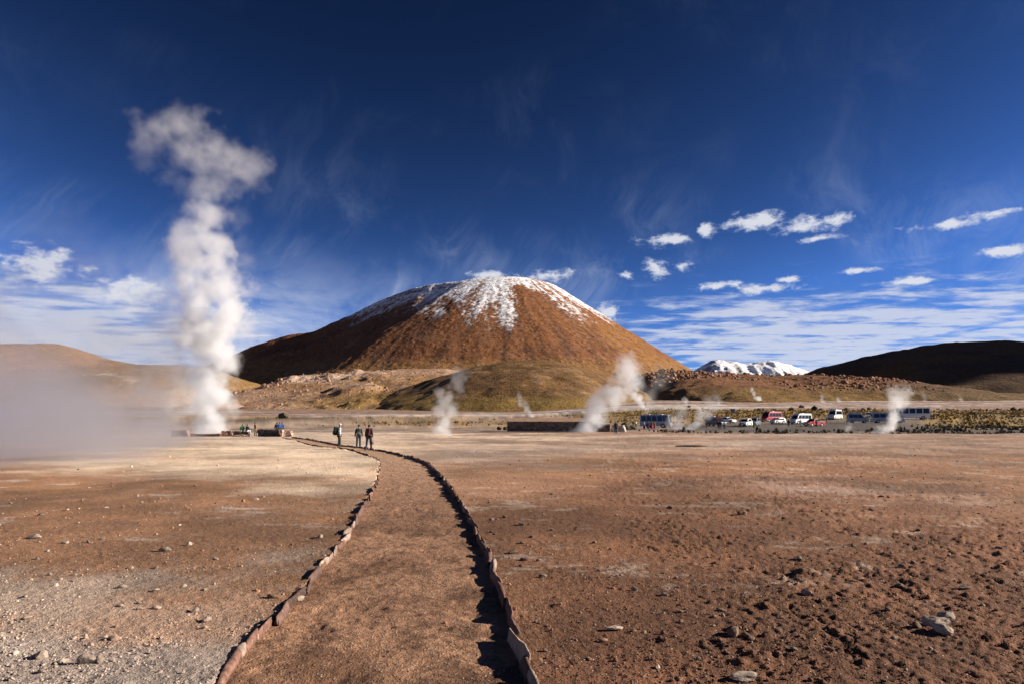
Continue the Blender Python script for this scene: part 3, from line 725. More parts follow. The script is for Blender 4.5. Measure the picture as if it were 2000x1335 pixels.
# --- separate rocks lying on the plain
def rock_mesh(name, rng, mat, sub=ICO2, squash=(1, .8, .6), **k):
    v = rock_verts(sub, rng, squash=squash, **k)
    me = np_mesh(name, v, sub[1], False); me.materials.append(mat); return me
def put_rock(me, px, py, size, label, rz=0.0, group=None, lift=0.25, name='rock', sc=(1, 1, 1)):
    p = flat(px, py); z = float(surf_z(p.x, p.y)[0])
    o = link(name, me, label=label, category='rock')
    if group: o['group'] = group
    o.location = (p.x, p.y, z + size * lift); o.rotation_euler = (0, 0, rz); o.scale = (size * sc[0], size * sc[1], size * sc[2])
    return o
def build_rocks():
    rng = np.random.default_rng(23)
    pale = [rock_mesh('rock', rng, PALE_STONE, squash=(1, rng.uniform(.6, .9), rng.uniform(.45, .75))) for _ in range(6)]
    brn = [rock_mesh('rock', rng, BROWN_STONE, squash=(1, rng.uniform(.6, .9), rng.uniform(.45, .7))) for _ in range(6)]
    big = [rock_mesh('rock', rng, PALE_STONE, ICO3, squash=(1, .7, .5), rough=.16) for _ in range(3)]
    named = [(big[0], 1847, 1206, .135, 'upright grey rock at the back of the three-rock pile on the right', .4, (1, .8, 1.0)),
             (big[1], 1824, 1217, .15, 'flat dark-sided rock on the left of the three-rock pile', 2.9, (1, .8, .8)),
             (big[2], 1838, 1232, .13, 'pale wedge-shaped rock at the front of the three-rock pile', 1.9, (1, .9, .9)),
             (brn[0], 1790, 1222, .07, 'small brown stone just left of the three-rock pile', .5, (1, 1, 1)),
             (pale[0], 83, 1284, .062, 'whitest round stone near the bottom left corner', 1.0, (1, 1, 1.3)),
             (pale[1], 170, 1296, .09, 'flat yellowish slab standing among stones at bottom left', .3, (1, .7, .9)),
             (pale[2], 195, 1293, .06, 'yellowish stone leaning beside the flat slab at bottom left', 2.0, (1, 1, 1)),
             (pale[3], 1297, 1162, .06, 'single bright white stone on dark soil right of the path', 2.4, (1, .8, .8)),
             (pale[4], 1199, 1233, .085, 'pale flaky stone half buried in brown clods', .1, (1.2, .8, .6)),
             (brn[1], 1434, 1242, .10, 'rounded brown rock with a dark shadow right of the path', 1.2, (1, 1, .9)),
             (brn[2], 1458, 1246, .06, 'smaller brown rock touching the rounded brown rock', 2.2, (1, 1, .9)),
             (big[1], 1455, 1326, .12, 'long pale rock cut off by the bottom edge', .2, (1.1, .9, .6)),
             (brn[3], 1449, 1006, .15, 'pointed brown rock in the middle distance on the right', .9, (1, .9, 1.0)),
             (brn[4], 1763, 1109, .07, 'small cube-like stone upslope of the three-rock pile', .4, (1, 1, 1)),
             (brn[5], 1756, 1144, .085, 'dark humped stone right of the cracked soil', 1.1, (1, 1, .9)),
             (pale[5], 1885, 1150, .09, 'thin light slab lying near the right edge', .2, (1.2, .8, .4)),
             (pale[2], 1575, 1164, .08, 'pale pyramid-shaped stone left of the dark humped stone', 2.5, (1, .8, 1)),
             (pale[1], 1690, 1167, .07, 'low tan stone between the pyramid stone and the right edge', 1.9, (1.2, .8, .7)),
             (pale[3], 588, 1160, .07, 'cream stone wedged against the left kerb', .7, (1, .8, 1)),
             (brn[3], 535, 1164, .085, 'brown stone in the shadow left of the left kerb', .2, (1.1, .8, .8)),
             (pale[0], 323, 1074, .10, 'lone yellowish stone on pale gravel left of the path', .3, (1.1, .7, .7)),
             (pale[5], 68, 1050, .15, 'flat grey stone on the edge of the brown soil at far left', .1, (1.2, .8, .5)),
             (pale[4], 404, 1210, .07, 'white chalky stone midway between the slab and the left kerb', 1.4, (1, .9, .9)),
             (pale[1], 626, 1048, .08, 'round pale stone just left of the left kerb further up', 1.9, (1, .9, .9)),
             (pale[3], 1018, 1026, .10, 'whitish stone close to the right kerb halfway up', 2.2, (1, .9, .9)),
             (brn[2], 1002, 1078, .09, 'brown stone lying beside the right kerb', .6, (1.1, .9, .8))]
    for me, px, py, s, lab, rz, sc in named: put_rock(me, px, py, s, lab, rz, sc=sc)
    n = 0
    while n < 60:
        px, py = rng.uniform(-20, 640), 860 + 470 * rng.random() ** 0.8
        q = flat(px, py)
        if px > 330 + (1335 - py) * 0.55: continue
        put_rock(pale[rng.integers(6)], px, py, rng.uniform(.018, .045) * (1 + (1335 - py) / 500 * 1.2), 'loose pale stone on the gravel left of the path', rng.uniform(0, 6), 'pale stones left of the path', sc=(1, rng.uniform(.7, 1), rng.uniform(.6, 1)))
        n += 1
    n = 0
    while n < 80:
        px, py = rng.uniform(900, 2020), 875 + 460 * rng.random() ** 0.75
        if px < 1060 - (1335 - py) * 0.4: continue
        put_rock(brn[rng.integers(6)] if rng.random() < .7 else pale[rng.integers(6)], px, py, rng.uniform(.018, .05) * (1 + (1335 - py) / 500 * 1.2), 'loose stone on the brown soil right of the path', rng.uniform(0, 6), 'loose stones right of the path', sc=(1, rng.uniform(.7, 1), rng.uniform(.6, .9)))
        n += 1
build_rocks()

# --- gravel, boulder fields and tussocks: masses nobody could count
def scatter(name, xs, ys, zs, size, cols, mat, rng, base=ICO1, nvar=10, squash=(.55, 1), tilt=0.5, **props):
    n = len(xs); nv = len(base[0])
    var = np.stack([rock_verts(base, rng, cuts=5, depth=(.6, .9), rough=.06, squash=(1, rng.uniform(.6, 1), rng.uniform(*squash))) for _ in range(nvar)])
    pick = rng.integers(0, nvar, n); V = var[pick]
    a = rng.uniform(0, 6.283, n); ca, sa = np.cos(a), np.sin(a)
    t = rng.uniform(-tilt, tilt, n); ct, st = np.cos(t), np.sin(t)
    x, y, z = V[..., 0], V[..., 1], V[..., 2]
    y, z = y * ct[:, None] - z * st[:, None], y * st[:, None] + z * ct[:, None]
    x, y = x * ca[:, None] - y * sa[:, None], x * sa[:, None] + y * ca[:, None]
    co = np.stack([x, y, z], -1) * size[:, None, None] + np.stack([xs, ys, zs], -1)[:, None, :]
    f = (base[1][None] + (np.arange(n) * nv)[:, None, None]).reshape(-1, 3)
    me = np_mesh(name, co.reshape(-1, 3), f, False, np.repeat(cols, nv, axis=0))
    return link(name, me, mat, kind='stuff', **props)
def build_gravel():
    rng = np.random.default_rng(31)
    n = 34000
    v = 868 + 520 * rng.random(n) ** 0.62; u = rng.uniform(-260, 2260, n)
    y = FPX * CAM_H / (v - 817); x = (u - 1000) / FPX * y
    ip = in_path(x, y)
    left = x < -0.11 * y
    clump = fbm2(x * 0.8, y * 0.8, 4, 0.6, 151)
    keep = rng.random(n) < np.where(ip, 0.22, np.where(left, 1.0, 0.75)) * sst(clump, 0.30, 0.58)
    x, y, left, ip = x[keep], y[keep], left[keep], ip[keep]; n = len(x)
    z = surf_z(x, y)
    s = np.exp(rng.normal(-4.95, 0.5, n)) * (0.75 + y / 16.0)
    s = np.clip(s, 0.004, 0.11) * np.where(ip, 0.6, 1.0)
    base = soil(x, y)
    r = rng.random(n)[:, None]
    c = base * (0.7 + 0.75 * rng.random(n)[:, None])
    c = np.where((r < 0.2), c * 0.5 + np.array([.30, .23, .175]) * 0.6, c)
    c = np.where((r > 0.95) & left[:, None], np.array([.40, .34, .29]), c).astype(np.float32)
    scatter('gravel', x, y, z + s * 0.2, s, c, LOOSE, rng, squash=(.45, .9), label='fine gravel and stone chips scattered over the plain', category='gravel')
build_gravel()
def build_boulders():
    rng = np.random.default_rng(37)
    n = 9000
    x = rng.uniform(130, 760, n); y = rng.uniform(680, 930, n)
    z = br_h(x, y); u, v = uv_of(x, y, z)
    m = fbm2(x * 0.013, y * 0.013, 4, 0.55, 161)
    dens = sst(m, 0.40, 0.55) * sst(u, 1190, 1240) * (1 - sst(v, 752, 770)) * (1 - 0.75 * sst(u, 1380, 1500) * (1 - sst(u, 1620, 1720))) * (0.35 + 0.65 * (1 - sst(u, 1780, 1840)))
    k = rng.random(n) < dens
    x, y, z = x[k], y[k], z[k]; n = len(x)
    s = np.clip(np.exp(rng.normal(0.25, 0.5, n)), .6, 4.6)
    c = np.array([.24, .115, .062]) * rng.uniform(.6, 1.35, (n, 1))
    c = np.where(rng.random((n, 1)) < .2, np.array([.33, .22, .16]), c).astype(np.float32)
    scatter('boulder_field', x, y, z + s * .2, s, c, LOOSE_FAR, rng, squash=(.6, 1.1), label='mass of reddish boulders covering the rise on the right', category='boulders')
    n = 9000
    x = rng.uniform(-620, 0, n); y = rng.uniform(700, 1200, n)
    z = te_h(x, y); u, v = uv_of(x, y, z)
    m = fbm2(x * 0.02, y * 0.02, 4, 0.55, 163)
    line = np.exp(-((v - (748 - (u - 540) * 0.22)) / 9) ** 2) * sst(u, 520, 560) * (1 - sst(u, 690, 740)) + np.exp(-((v - 757) / 11) ** 2) * (1 - sst(u, 470, 500)) * 1.2
    dens = sst(m, 0.42, 0.55) * (line * 1.2 + 0.12 * (1 - sst(u, 720, 800)) * (1 - sst(v, 770, 785)) + 0.05)
    k = rng.random(n) < dens
    x, y, z = x[k], y[k], z[k]; n = len(x)
    s = np.clip(np.exp(rng.normal(0.15, 0.5, n)), .6, 4.5)
    c = (np.array([.29, .18, .12]) * rng.uniform(.6, 1.3, (n, 1))).astype(np.float32)
    scatter('scree_boulders', x, y, z + s * .2, s, c, LOOSE_FAR, rng, squash=(.6, 1.1), label='pinkish boulders spilling over the pale terrace below the volcano', category='boulders')
build_boulders()
def build_tussocks():
    rng = np.random.default_rng(41)
    n = 52000
    x = rng.uniform(-110, 330, n); y = rng.uniform(118, 380, n)
    gold = gold_mask(x, y)
    bank = sst(y, 276, 280) * (1 - sst(y, 286, 300)) * (1 - sst(x, -40, 0)) * 0.8
    gap = sst(fbm2(x * 0.09, y * 0.09, 4, 0.6, 172), 0.34, 0.56)
    k = (rng.random(n) < np.maximum(gold, bank) * 0.62 * gap * (0.4 + 0.6 * sst(x, -10, 30)))
    x, y = x[k], y[k]; n = len(x)
    dk = np.zeros(n, bool)
    m2 = 5000; xd = rng.uniform(22, 130, m2); yd = rng.uniform(108, 150, m2)
    kd = rng.random(m2) < sst(fbm2(xd * 0.05, yd * 0.2, 4, .6, 171), .46, .6) * (0.25 + 0.75 * sst(xd / yd, .5, .62)) * (1 - sst(yd, 128, 142) * (1 - sst(xd / yd, .57, .63)))
    x, y = np.r_[x, xd[kd]], np.r_[y, yd[kd]]; dk = np.r_[dk, np.ones(kd.sum(), bool)]; n = len(x)
    # a tussock: ten stiff blades leaning out from one foot
    m = 10; ang = np.linspace(0, 2 * np.pi, m, endpoint=False)
    base = []
    for i, a in enumerate(ang):
        o, hh = (.75, .75) if i % 2 else (.32, 1.0)
        ca, sa = math.cos(a), math.sin(a)
        base += [(.18 * ca - .30 * sa, .18 * sa + .30 * ca, -.1), (.18 * ca + .30 * sa, .18 * sa - .30 * ca, -.1), (o * ca, o * sa, hh)]
    base = np.array(base, np.float32); fb = np.arange(3 * m, dtype=np.int32).reshape(m, 3)
    V = np.tile(base, (n, 1, 1)); V += rng.normal(0, 0.10, V.shape)
    s = np.clip(np.exp(rng.normal(-.95, .38, n)), .15, .95); V *= s[:, None, None]; V[..., 2] *= rng.uniform(.7, 1.25, n)[:, None]
    V += np.stack([x, y, ground_z(x, y)], -1)[:, None, :]
    nv = len(base)
    f = (fb[None] + (np.arange(n) * nv)[:, None, None]).reshape(-1, 3)
    c = np.array([.255, .150, .026]) * rng.uniform(.45, 1.35, (n, 1))
    c = np.where(rng.random((n, 1)) < .34, np.array([.12, .085, .030]) * rng.uniform(.5, 1.2, (n, 1)), c).astype(np.float32)
    c = np.where(dk[:, None], np.array([.055, .045, .032]) * rng.uniform(.5, 1.5, (n, 1)), c).astype(np.float32)
    me = np_mesh('tussock_grass', V.reshape(-1, 3), f, False, np.repeat(c, nv, axis=0))
    m_ = stone_material('dry_grass', None, 0.45, 6.0, 0.03, attr='soil')
    link('tussock_grass', me, m_, kind='stuff', label='golden tussock grass covering the flats behind the vehicles', category='grass')
build_tussocks()
# dark shrubs and single boulders that stand out on the far flats
SHRUB = stone_material('dark_shrub', (0.060, 0.048, 0.034), 0.5, 5.0, 0.06)
def build_shrubs():
    rng = np.random.default_rng(43)
    spots = [(1482, 797, 330, 1.1, 'small dark shrub left of the tallest shrub behind the red bus'), (1474, 798, 330, .7, 'tiny dark shrub nearest the grey information board'),
             (1546, 796, 330, 1.5, 'rounded dark brown shrub behind the white minibus'), (1591, 792, 340, 1.9, 'largest dark shrub, behind the red pickup'), (1603, 793, 340, 1.0, 'smaller dark shrub touching the largest shrub on its right'),
             (1635, 796, 300, 1.1, 'dark shrub just behind the tall white van'), (1652, 793, 330, 1.3, 'dark shrub right of the tall white van'), (1686, 792, 350, 1.0, 'dark shrub above the blue-grey van'), (1697, 792, 350, 1.3, 'dark shrub right above the white pickup cab'),
             (1709, 797, 300, .9, 'low dark shrub left of the steam above the parked minibus'), (1565, 785, 400, 1.6, 'black rock standing alone on the pale thermal flat'), (554, 811, 285, 2.2, 'dark flat boulder on the far bank behind the geyser wall'),
             (1903, 802, 240, .9, 'dark bush in the golden grass at right'), (1980, 789, 330, 1.7, 'dark bush at the right edge on the grass horizon'), (1993, 788, 330, 1.2, 'farthest right dark bush on the grass horizon'), (1948, 788, 345, 1.0, 'small dark bush left of the two at the right edge'),
             (1345, 786, 410, 1.1, 'small dark rock on the thermal flat above the first bus')]
    for px, py, Y, r, lab in spots:
        p = at(px, py, Y); z = gz(p.x, Y)
        t = thing('rock' if 'rock' in lab or 'boulder' in lab else 'shrub', lab, 'rock' if 'rock' in lab or 'boulder' in lab else 'shrub', (p.x, Y, z))
        if 'shrub' in lab or 'bush' in lab: t['group'] = 'dark shrubs on the far flats'
        v = rock_verts(ICO2, rng, cuts=3, rough=.22, squash=(1, .8, .75))
        me = np_mesh('mound', v * r, ICO2[1], False); link('foliage' if 'group' in t else 'body', me, SHRUB, t).location = (0, 0, r * .3)
build_shrubs()
# ================================================================== steam: real volumes
def steam_material(name, dens, col=(0.95, 0.96, 0.98), aniso=0.25):
    m = bpy.data.materials.new(name); m.use_nodes = True; nt = m.node_tree; nt.nodes.clear()
    out = nt.nodes.new('ShaderNodeOutputMaterial'); v = nt.nodes.new('ShaderNodeVolumePrincipled')
    v.inputs['Color'].default_value = (*col, 1); v.inputs['Density'].default_value = dens; v.inputs['Anisotropy'].default_value = aniso
    v.inputs['Density Attribute'].default_value = 'density'
    nt.links.new(v.outputs[0], out.inputs['Volume'])
    return m
def volume_nodes(lo, hi, res, mat):
    g = bpy.data.node_groups.new('steam_volume', 'GeometryNodeTree')
    g.interface.new_socket('Geometry', in_out='INPUT', socket_type='NodeSocketGeometry')
    g.interface.new_socket('Geometry', in_out='OUTPUT', socket_type='NodeSocketGeometry')
    N, L = g.nodes, g.links
    gi, go = N.new('NodeGroupInput'), N.new('NodeGroupOutput')
    pos = N.new('GeometryNodeInputPosition'); sep = N.new('ShaderNodeSeparateXYZ'); L.new(pos.outputs[0], sep.inputs[0])
    idx = []
    for i in range(3):
        m = N.new('ShaderNodeMapRange'); m.clamp = True
        L.new(sep.outputs[i], m.inputs[0]); m.inputs[1].default_value = lo[i]; m.inputs[2].default_value = hi[i]; m.inputs[3].default_value = 0.0; m.inputs[4].default_value = res[i] - 1
        r = N.new('ShaderNodeMath'); r.operation = 'ROUND'; L.new(m.outputs[0], r.inputs[0]); idx.append(r.outputs[0])
    def ma(a, mul, add):
        n = N.new('ShaderNodeMath'); n.operation = 'MULTIPLY_ADD'; L.new(a, n.inputs[0]); n.inputs[1].default_value = mul; L.new(add, n.inputs[2]); return n.outputs[0]
    lin = ma(ma(idx[2], res[1], idx[1]), res[0], idx[0])
    na = N.new('GeometryNodeInputNamedAttribute'); na.data_type = 'FLOAT'; na.inputs[0].default_value = 'vapour'
    si = N.new('GeometryNodeSampleIndex'); si.data_type = 'FLOAT'; si.domain = 'POINT'; si.clamp = True
    L.new(gi.outputs[0], si.inputs['Geometry']); L.new(na.outputs[0], si.inputs['Value']); L.new(lin, si.inputs['Index'])
    vc = N.new('GeometryNodeVolumeCube')
    L.new(si.outputs[0], vc.inputs['Density']); vc.inputs['Min'].default_value = lo; vc.inputs['Max'].default_value = hi
    for k, i in (('Resolution X', 0), ('Resolution Y', 1), ('Resolution Z', 2)): vc.inputs[k].default_value = res[i]
    sm = N.new('GeometryNodeSetMaterial'); sm.inputs['Material'].default_value = mat
    L.new(vc.outputs[0], sm.inputs['Geometry']); L.new(sm.outputs[0], go.inputs[0])
    return g
def steam(label, puffs, voxel, dens, base, edge=0.35, warp=0.5, nscale=0.35, erode=0.9, pad=1.15, seed=0, oct=4, soft=0.0, zcut=0.02, aniso=0.45, col=(0.95, 0.96, 0.98)):
    """puffs: (x, y, z, r, weight) in metres relative to base; the vapour is the noisy union of the puffs."""
    P = np.array(puffs, np.float32)
    lo = (P[:, :3] - P[:, 3:4] * pad).min(0); hi = (P[:, :3] + P[:, 3:4] * pad).max(0); lo[2] = max(lo[2], zcut)
    res = np.maximum(np.ceil((hi - lo) / voxel).astype(int) + 1, 4)
    hi = lo + (res - 1) * voxel
    ax = [np.linspace(lo[i], hi[i], res[i], dtype=np.float32) for i in range(3)]
    Z, Y, X = np.meshgrid(ax[2], ax[1], ax[0], indexing='ij')
    sh = seed * 13.7
    k = nscale
    wx = fbm3(X * k + sh, Y * k, Z * k, 3) - 0.5; wy = fbm3(X * k + sh + 20, Y * k + 9, Z * k, 3) - 0.5; wz = fbm3(X * k + sh + 40, Y * k, Z * k + 11, 3) - 0.5
    wa = warp / k * 1.0
    Xw, Yw, Zw = X + wx * wa, Y + wy * wa, Z + wz * wa
    F = np.full(X.shape, -1.0, np.float32); W = np.zeros(X.shape, np.float32)
    for (cx, cy, cz, r, w) in P:
        rr = r * 1.7 + wa * .5
        a = [slice(max(0, int((c - rr - lo[i]) / voxel)), int((c + rr - lo[i]) / voxel) + 2) for i, c in enumerate((cx, cy, cz))]
        s = (a[2], a[1], a[0])
        d = 1 - np.sqrt((Xw[s] - cx) ** 2 + (Yw[s] - cy) ** 2 + (Zw[s] - cz) ** 2) / r
        up = d > F[s]
        W[s] = np.where(up, w, W[s]); F[s] = np.maximum(F[s], d)
    n = fbm3(X * k * 2.0 + sh, Y * k * 2.0, Z * k * 2.0 + 3, oct, 0.6) - 0.5
    D = sst(F + n * erode, soft * -0.2, edge) * W
    # fade at the grid's faces
    for i, A in ((0, X), (1, Y), (2, Z)):
        t = (A - lo[i]) / (hi[i] - lo[i])
        if i < 2: D = D * sst(t, 0, .06) * sst(1 - t, 0, .06)
        else: D = D * sst(1 - t, 0, .06)
    D[D < 0.004] = 0
    me = bpy.data.meshes.new('steam')
    co = np.stack([X, Y, Z], -1).reshape(-1, 3)
    me.vertices.add(len(co)); me.vertices.foreach_set('co', co.ravel())
    at_ = me.attributes.new('vapour', 'FLOAT', 'POINT'); at_.data.foreach_set('value', D.astype(np.float32).ravel())
    mat = steam_material('steam', dens, col, aniso)
    me.materials.append(mat)
    o = link('steam_plume', me, label=label, category='steam'); o['group'] = 'steam plumes of the geyser field'; o['kind'] = 'stuff'
    o.location = base
    md = o.modifiers.new('vapour', 'NODES')
    md.node_group = volume_nodes([float(q) for q in lo], [float(q) for q in hi], [int(q) for q in res], mat)
    return o
def trail(Y, pts, n, jit=0.35, seed=0, depth=0.0):
    """Turn (px, py, radius_px, weight) along a plume at depth Y into puffs about the first point's foot."""
    rng = np.random.default_rng(seed + 900)
    k = Y / FPX
    b = at(pts[0][0], pts[0][1], Y); base = Vector((b.x, Y, gz(b.x, Y)))
    A = np.array(pts, float); s = np.linspace(0, len(A) - 1, n)
    out = []
    for t in s:
        q = [np.interp(t, range(len(A)), A[:, i]) for i in range(4)]
        p = at(q[0], q[1], Y); r = q[2] * k * rng.uniform(.5, 1.3)
        j = rng.normal(0, jit, 3) * r
        out.append((p.x - base.x + j[0], j[1] * 0.8 + depth * t, p.z - b.z + j[2] * .6, r, q[3]))
    return base, out
def plume(label, Y, pts, n, dens, seed, voxel=None, jit=.35, **k):
    base, pf = trail(Y, pts, n, jit, seed)
    steam(label, pf, voxel or Y / 640.0, dens, base, seed=seed, **k)
def build_steam():
    # the tall geyser column: lower trunk, hammer-shaped head, trailing shreds
    Y = 88.0
    strands = [([(406, 856, 28, 1.), (404, 820, 32, 1.), (404, 785, 37, 1.), (411, 748, 41, 1.), (402, 708, 38, 1.), (411, 670, 41, .9), (416, 632, 42, .7), (408, 592, 43, .55), (402, 552, 40, .45), (384, 520, 38, .38), (378, 488, 40, .32), (384, 450, 38, .26), (388, 412, 34, .19), (400, 380, 32, .14)], 84, .45),
               ([(400, 395, 30, .11), (412, 366, 38, .10), (418, 338, 46, .10), (412, 310, 48, .11), (388, 288, 42, .11), (352, 266, 38, .105), (312, 252, 36, .09), (282, 270, 32, .07), (266, 306, 24, .035)], 48, .5),
               ([(425, 340, 40, .085), (445, 312, 38, .09), (462, 300, 30, .07), (468, 332, 27, .045), (440, 364, 30, .05)], 18, .5),
               ([(302, 305, 28, .032), (330, 338, 30, .034), (355, 370, 28, .03)], 10, .55),
               ([(446, 720, 17, .9), (441, 752, 12, .7)], 6, .35),
               ([(450, 640, 30, .2), (458, 590, 30, .09), (462, 510, 30, .045), (470, 470, 30, .04), (455, 430, 28, .035)], 14, .5),
               ([(362, 800, 40, .16), (352, 730, 42, .2), (348, 680, 42, .16), (343, 620, 42, .11), (336, 560, 40, .07), (333, 500, 36, .045)], 20, .55)]
    base = None; allp = []
    for i, (pts, n, j) in enumerate(strands):
        b, p = trail(Y, pts, n, j, i + 1); q = at(pts[0][0], pts[0][1], Y)
        if base is None: base, q0 = b, q
        allp += [(a[0] + q.x - q0.x, a[1], a[2] + q.z - q0.z, a[3], a[4]) for a in p]
    steam('tall white column of steam rising from the walled geyser on the left', allp, 0.19, 1.5, base, edge=1.25, warp=.70, nscale=.30, erode=2.1, seed=1, oct=6, aniso=.3)
    # thin grey vapour trailing left of the column
    plume('thin grey veil of vapour hanging just left of the tall column', 84.0, [(318, 850, 24, .7), (318, 800, 44, .9), (312, 740, 56, .9), (300, 690, 66, .7), (330, 640, 70, .5), (240, 660, 70, .35), (170, 650, 60, .25), (90, 640, 60, .2)], 30, .20, 12, voxel=.5, edge=1.0, warp=.5, nscale=.16, erode=1.6, aniso=.62, col=(.88, .91, .97))
    # low bank of vapour drifting over the plain, nearer than the geyser
    rng = np.random.default_rng(77); pf = []
    for _ in range(120):
        y = 36 * rng.random() ** .9; z = min(11.0, rng.exponential(2.3))
        x = rng.uniform(-20, 2.6 - (3.0 if y < 9 else 0) * rng.random() - z * .6) - y * 0.42
        pf.append((x, y, z - .4, rng.uniform(1.2, 2.8) + min(y, 12) * .14, (.25 + .75 * min(1, y / 12)) * math.exp(-z / 6.0) * rng.uniform(.45, 1.)))
    for cx in (-8, -14, -19, -26):                       # wisps that stand up out of the bank
        yy = rng.uniform(12, 30)
        for q in range(14):
            h = q / 13; pf.append((cx - yy * .42 + rng.normal(0, .8) + 2.5 * h, yy + rng.normal(0, 1.), 2 + 13 * h, rng.uniform(1.6, 3.4) + 1.2 * h, (.55 - .42 * h) * rng.uniform(.6, 1.)))
    steam('low bank of grey vapour drifting over the ground at the left edge', pf, .42, .36, Vector((-18.0, 25, 0)), edge=1.0, warp=.45, nscale=.11, erode=2.0, seed=13, aniso=.74, col=(.90, .92, .97))
    plume('tall wispy double plume behind the three walkers, right of them', 93.0, [(862, 850, 16, 1.), (856, 825, 15, .8), (860, 800, 17, .6), (856, 780, 16, .5), (872, 760, 16, .35), (890, 742, 18, .2), (905, 725, 14, .1)], 26, .75, 20, jit=.55, edge=.9, warp=.6, nscale=.6, erode=1.5)
    plume('broad leaning plume in front of the dark pool wall', 112.0, [(1090, 843, 8, .5), (1125, 840, 14, 1.), (1145, 822, 20, 1.), (1160, 800, 24, .95), (1172, 782, 24, .8), (1195, 770, 26, .7), (1212, 750, 26, .6), (1222, 725, 26, .45), (1212, 702, 20, .3), (1222, 690, 10, .15)], 46, .62, 21, edge=.8, warp=.55, nscale=.45, erode=1.3)
    plume('faint plume drifting up right behind the broad leaning plume', 300.0, [(1262, 778, 12, .6), (1265, 755, 18, .7), (1272, 735, 20, .7), (1285, 712, 20, .5), (1300, 696, 14, .3)], 16, .07, 22, edge=1., warp=.5, nscale=.14, erode=1.2)
    plume('bright white jet of steam at the foot of the boulder rise', 420.0, [(1256, 796, 5, 1.), (1249, 785, 6, 1.), (1243, 775, 8, .8), (1238, 762, 10, .3)], 12, .45, 23, edge=.6, warp=.4, nscale=.2, erode=1.)
    plume('small white puff on the shoulder of the green foothill', 820.0, [(881, 744, 5, 1.), (878, 736, 7, 1.), (876, 726, 5, .5), (874, 714, 5, .2)], 8, .2, 24, edge=.7, warp=.4, nscale=.12, erode=1.)
    plume('slender curved plume below the green foothill', 340.0, [(1038, 804, 5, 1.), (1032, 796, 6, 1.), (1026, 786, 7, .7), (1020, 776, 7, .5), (1014, 764, 7, .3), (1016, 755, 6, .15)], 16, .35, 25, edge=.7, warp=.5, nscale=.25, erode=1.2)
    plume('faint plume right beside the front of the first bus', 140.0, [(1322, 838, 14, 1.), (1320, 822, 14, .9), (1326, 806, 14, .5), (1332, 792, 12, .25)], 16, .26, 26, edge=.9, warp=.5, nscale=.4, erode=1.2)
    plume('slanting plume between the first bus and the dark red car', 138.0, [(1338, 838, 8, 1.), (1352, 832, 10, 1.), (1368, 822, 12, .9), (1380, 806, 14, .7), (1388, 790, 16, .45), (1396, 774, 14, .25)], 22, .36, 27, edge=.8, warp=.5, nscale=.4, erode=1.2)
    plume('small bright plume on the thermal flat left of the snow peak', 560.0, [(1486, 780, 4, 1.), (1479, 773, 5, 1.), (1473, 764, 5, .8), (1469, 753, 5, .4)], 10, .4, 28, edge=.6, warp=.4, nscale=.2, erode=1.)
    plume('billowing plume in front of the parked silver minibus', 100.0, [(1706, 847, 7, 1.), (1722, 840, 10, 1.), (1738, 830, 11, .9), (1742, 815, 10, .8), (1748, 800, 13, .6), (1758, 786, 18, .5), (1762, 772, 20, .35), (1750, 764, 12, .15)], 34, .8, 29, edge=.75, warp=.55, nscale=.7, erode=1.3)
    plume('short low plume left of the billowing plume by the minibus', 103.0, [(1644, 847, 5, 1.), (1652, 841, 6, .8), (1660, 832, 5, .5), (1662, 824, 4, .3)], 10, .6, 30, edge=.8, warp=.5, nscale=.8, erode=1.3)
    small = [(1341, 782, 480, 5, 'tiny white steam vent above the first bus'), (1408, 783, 480, 4.5, 'tiny white steam vent above the dark red car'), (1326, 786, 470, 4, 'faint steam vent left of the tiny one above the first bus'), (1272, 792, 440, 5, 'small steam vent right of the bright white jet'),
             (1608, 779, 560, 6, 'small steam vent above the red pickup'), (1638, 780, 560, 4, 'tiny steam vent above the tall white van'), (1806, 768, 600, 7, 'faint vent at the foot of the dark hill'), (1880, 777, 600, 4, 'tiny vent on the grassy edge at far right'),
             (1225, 800, 430, 8, 'flat patch of vapour left of the bright white jet'), (940, 842, 110, 11, 'thin low vapour left of the dark pool wall'), (1470, 848, 108, 14, 'thin ground vapour before the silver cars'), (1395, 848, 108, 16, 'thin ground vapour before the dark red car'), (770, 808, 300, 8, 'bluish wisp of vapour on the far flat above the walkers')]
    for i, (px, py, Y, r, lab) in enumerate(small):
        thin = 'thin' in lab or 'flat' in lab or 'bluish' in lab or 'faint' in lab
        plume(lab, Y, [(px, py, r * .7, 1.), (px - r * .6, py - r, r, .8), (px - r * 1.0, py - 2.2 * r, r * .9, .4)] if not ('ground' in lab or 'flat p' in lab) else [(px - r, py, r * .5, .8), (px, py, r * .6, 1.), (px + r, py - 2, r * .5, .7)], 7, (.8 if not thin else .25) * 100 / Y * (1.6 if Y > 300 else .8), 40 + i, edge=.8, warp=.5, nscale=60 / Y, erode=1.2)
build_steam()
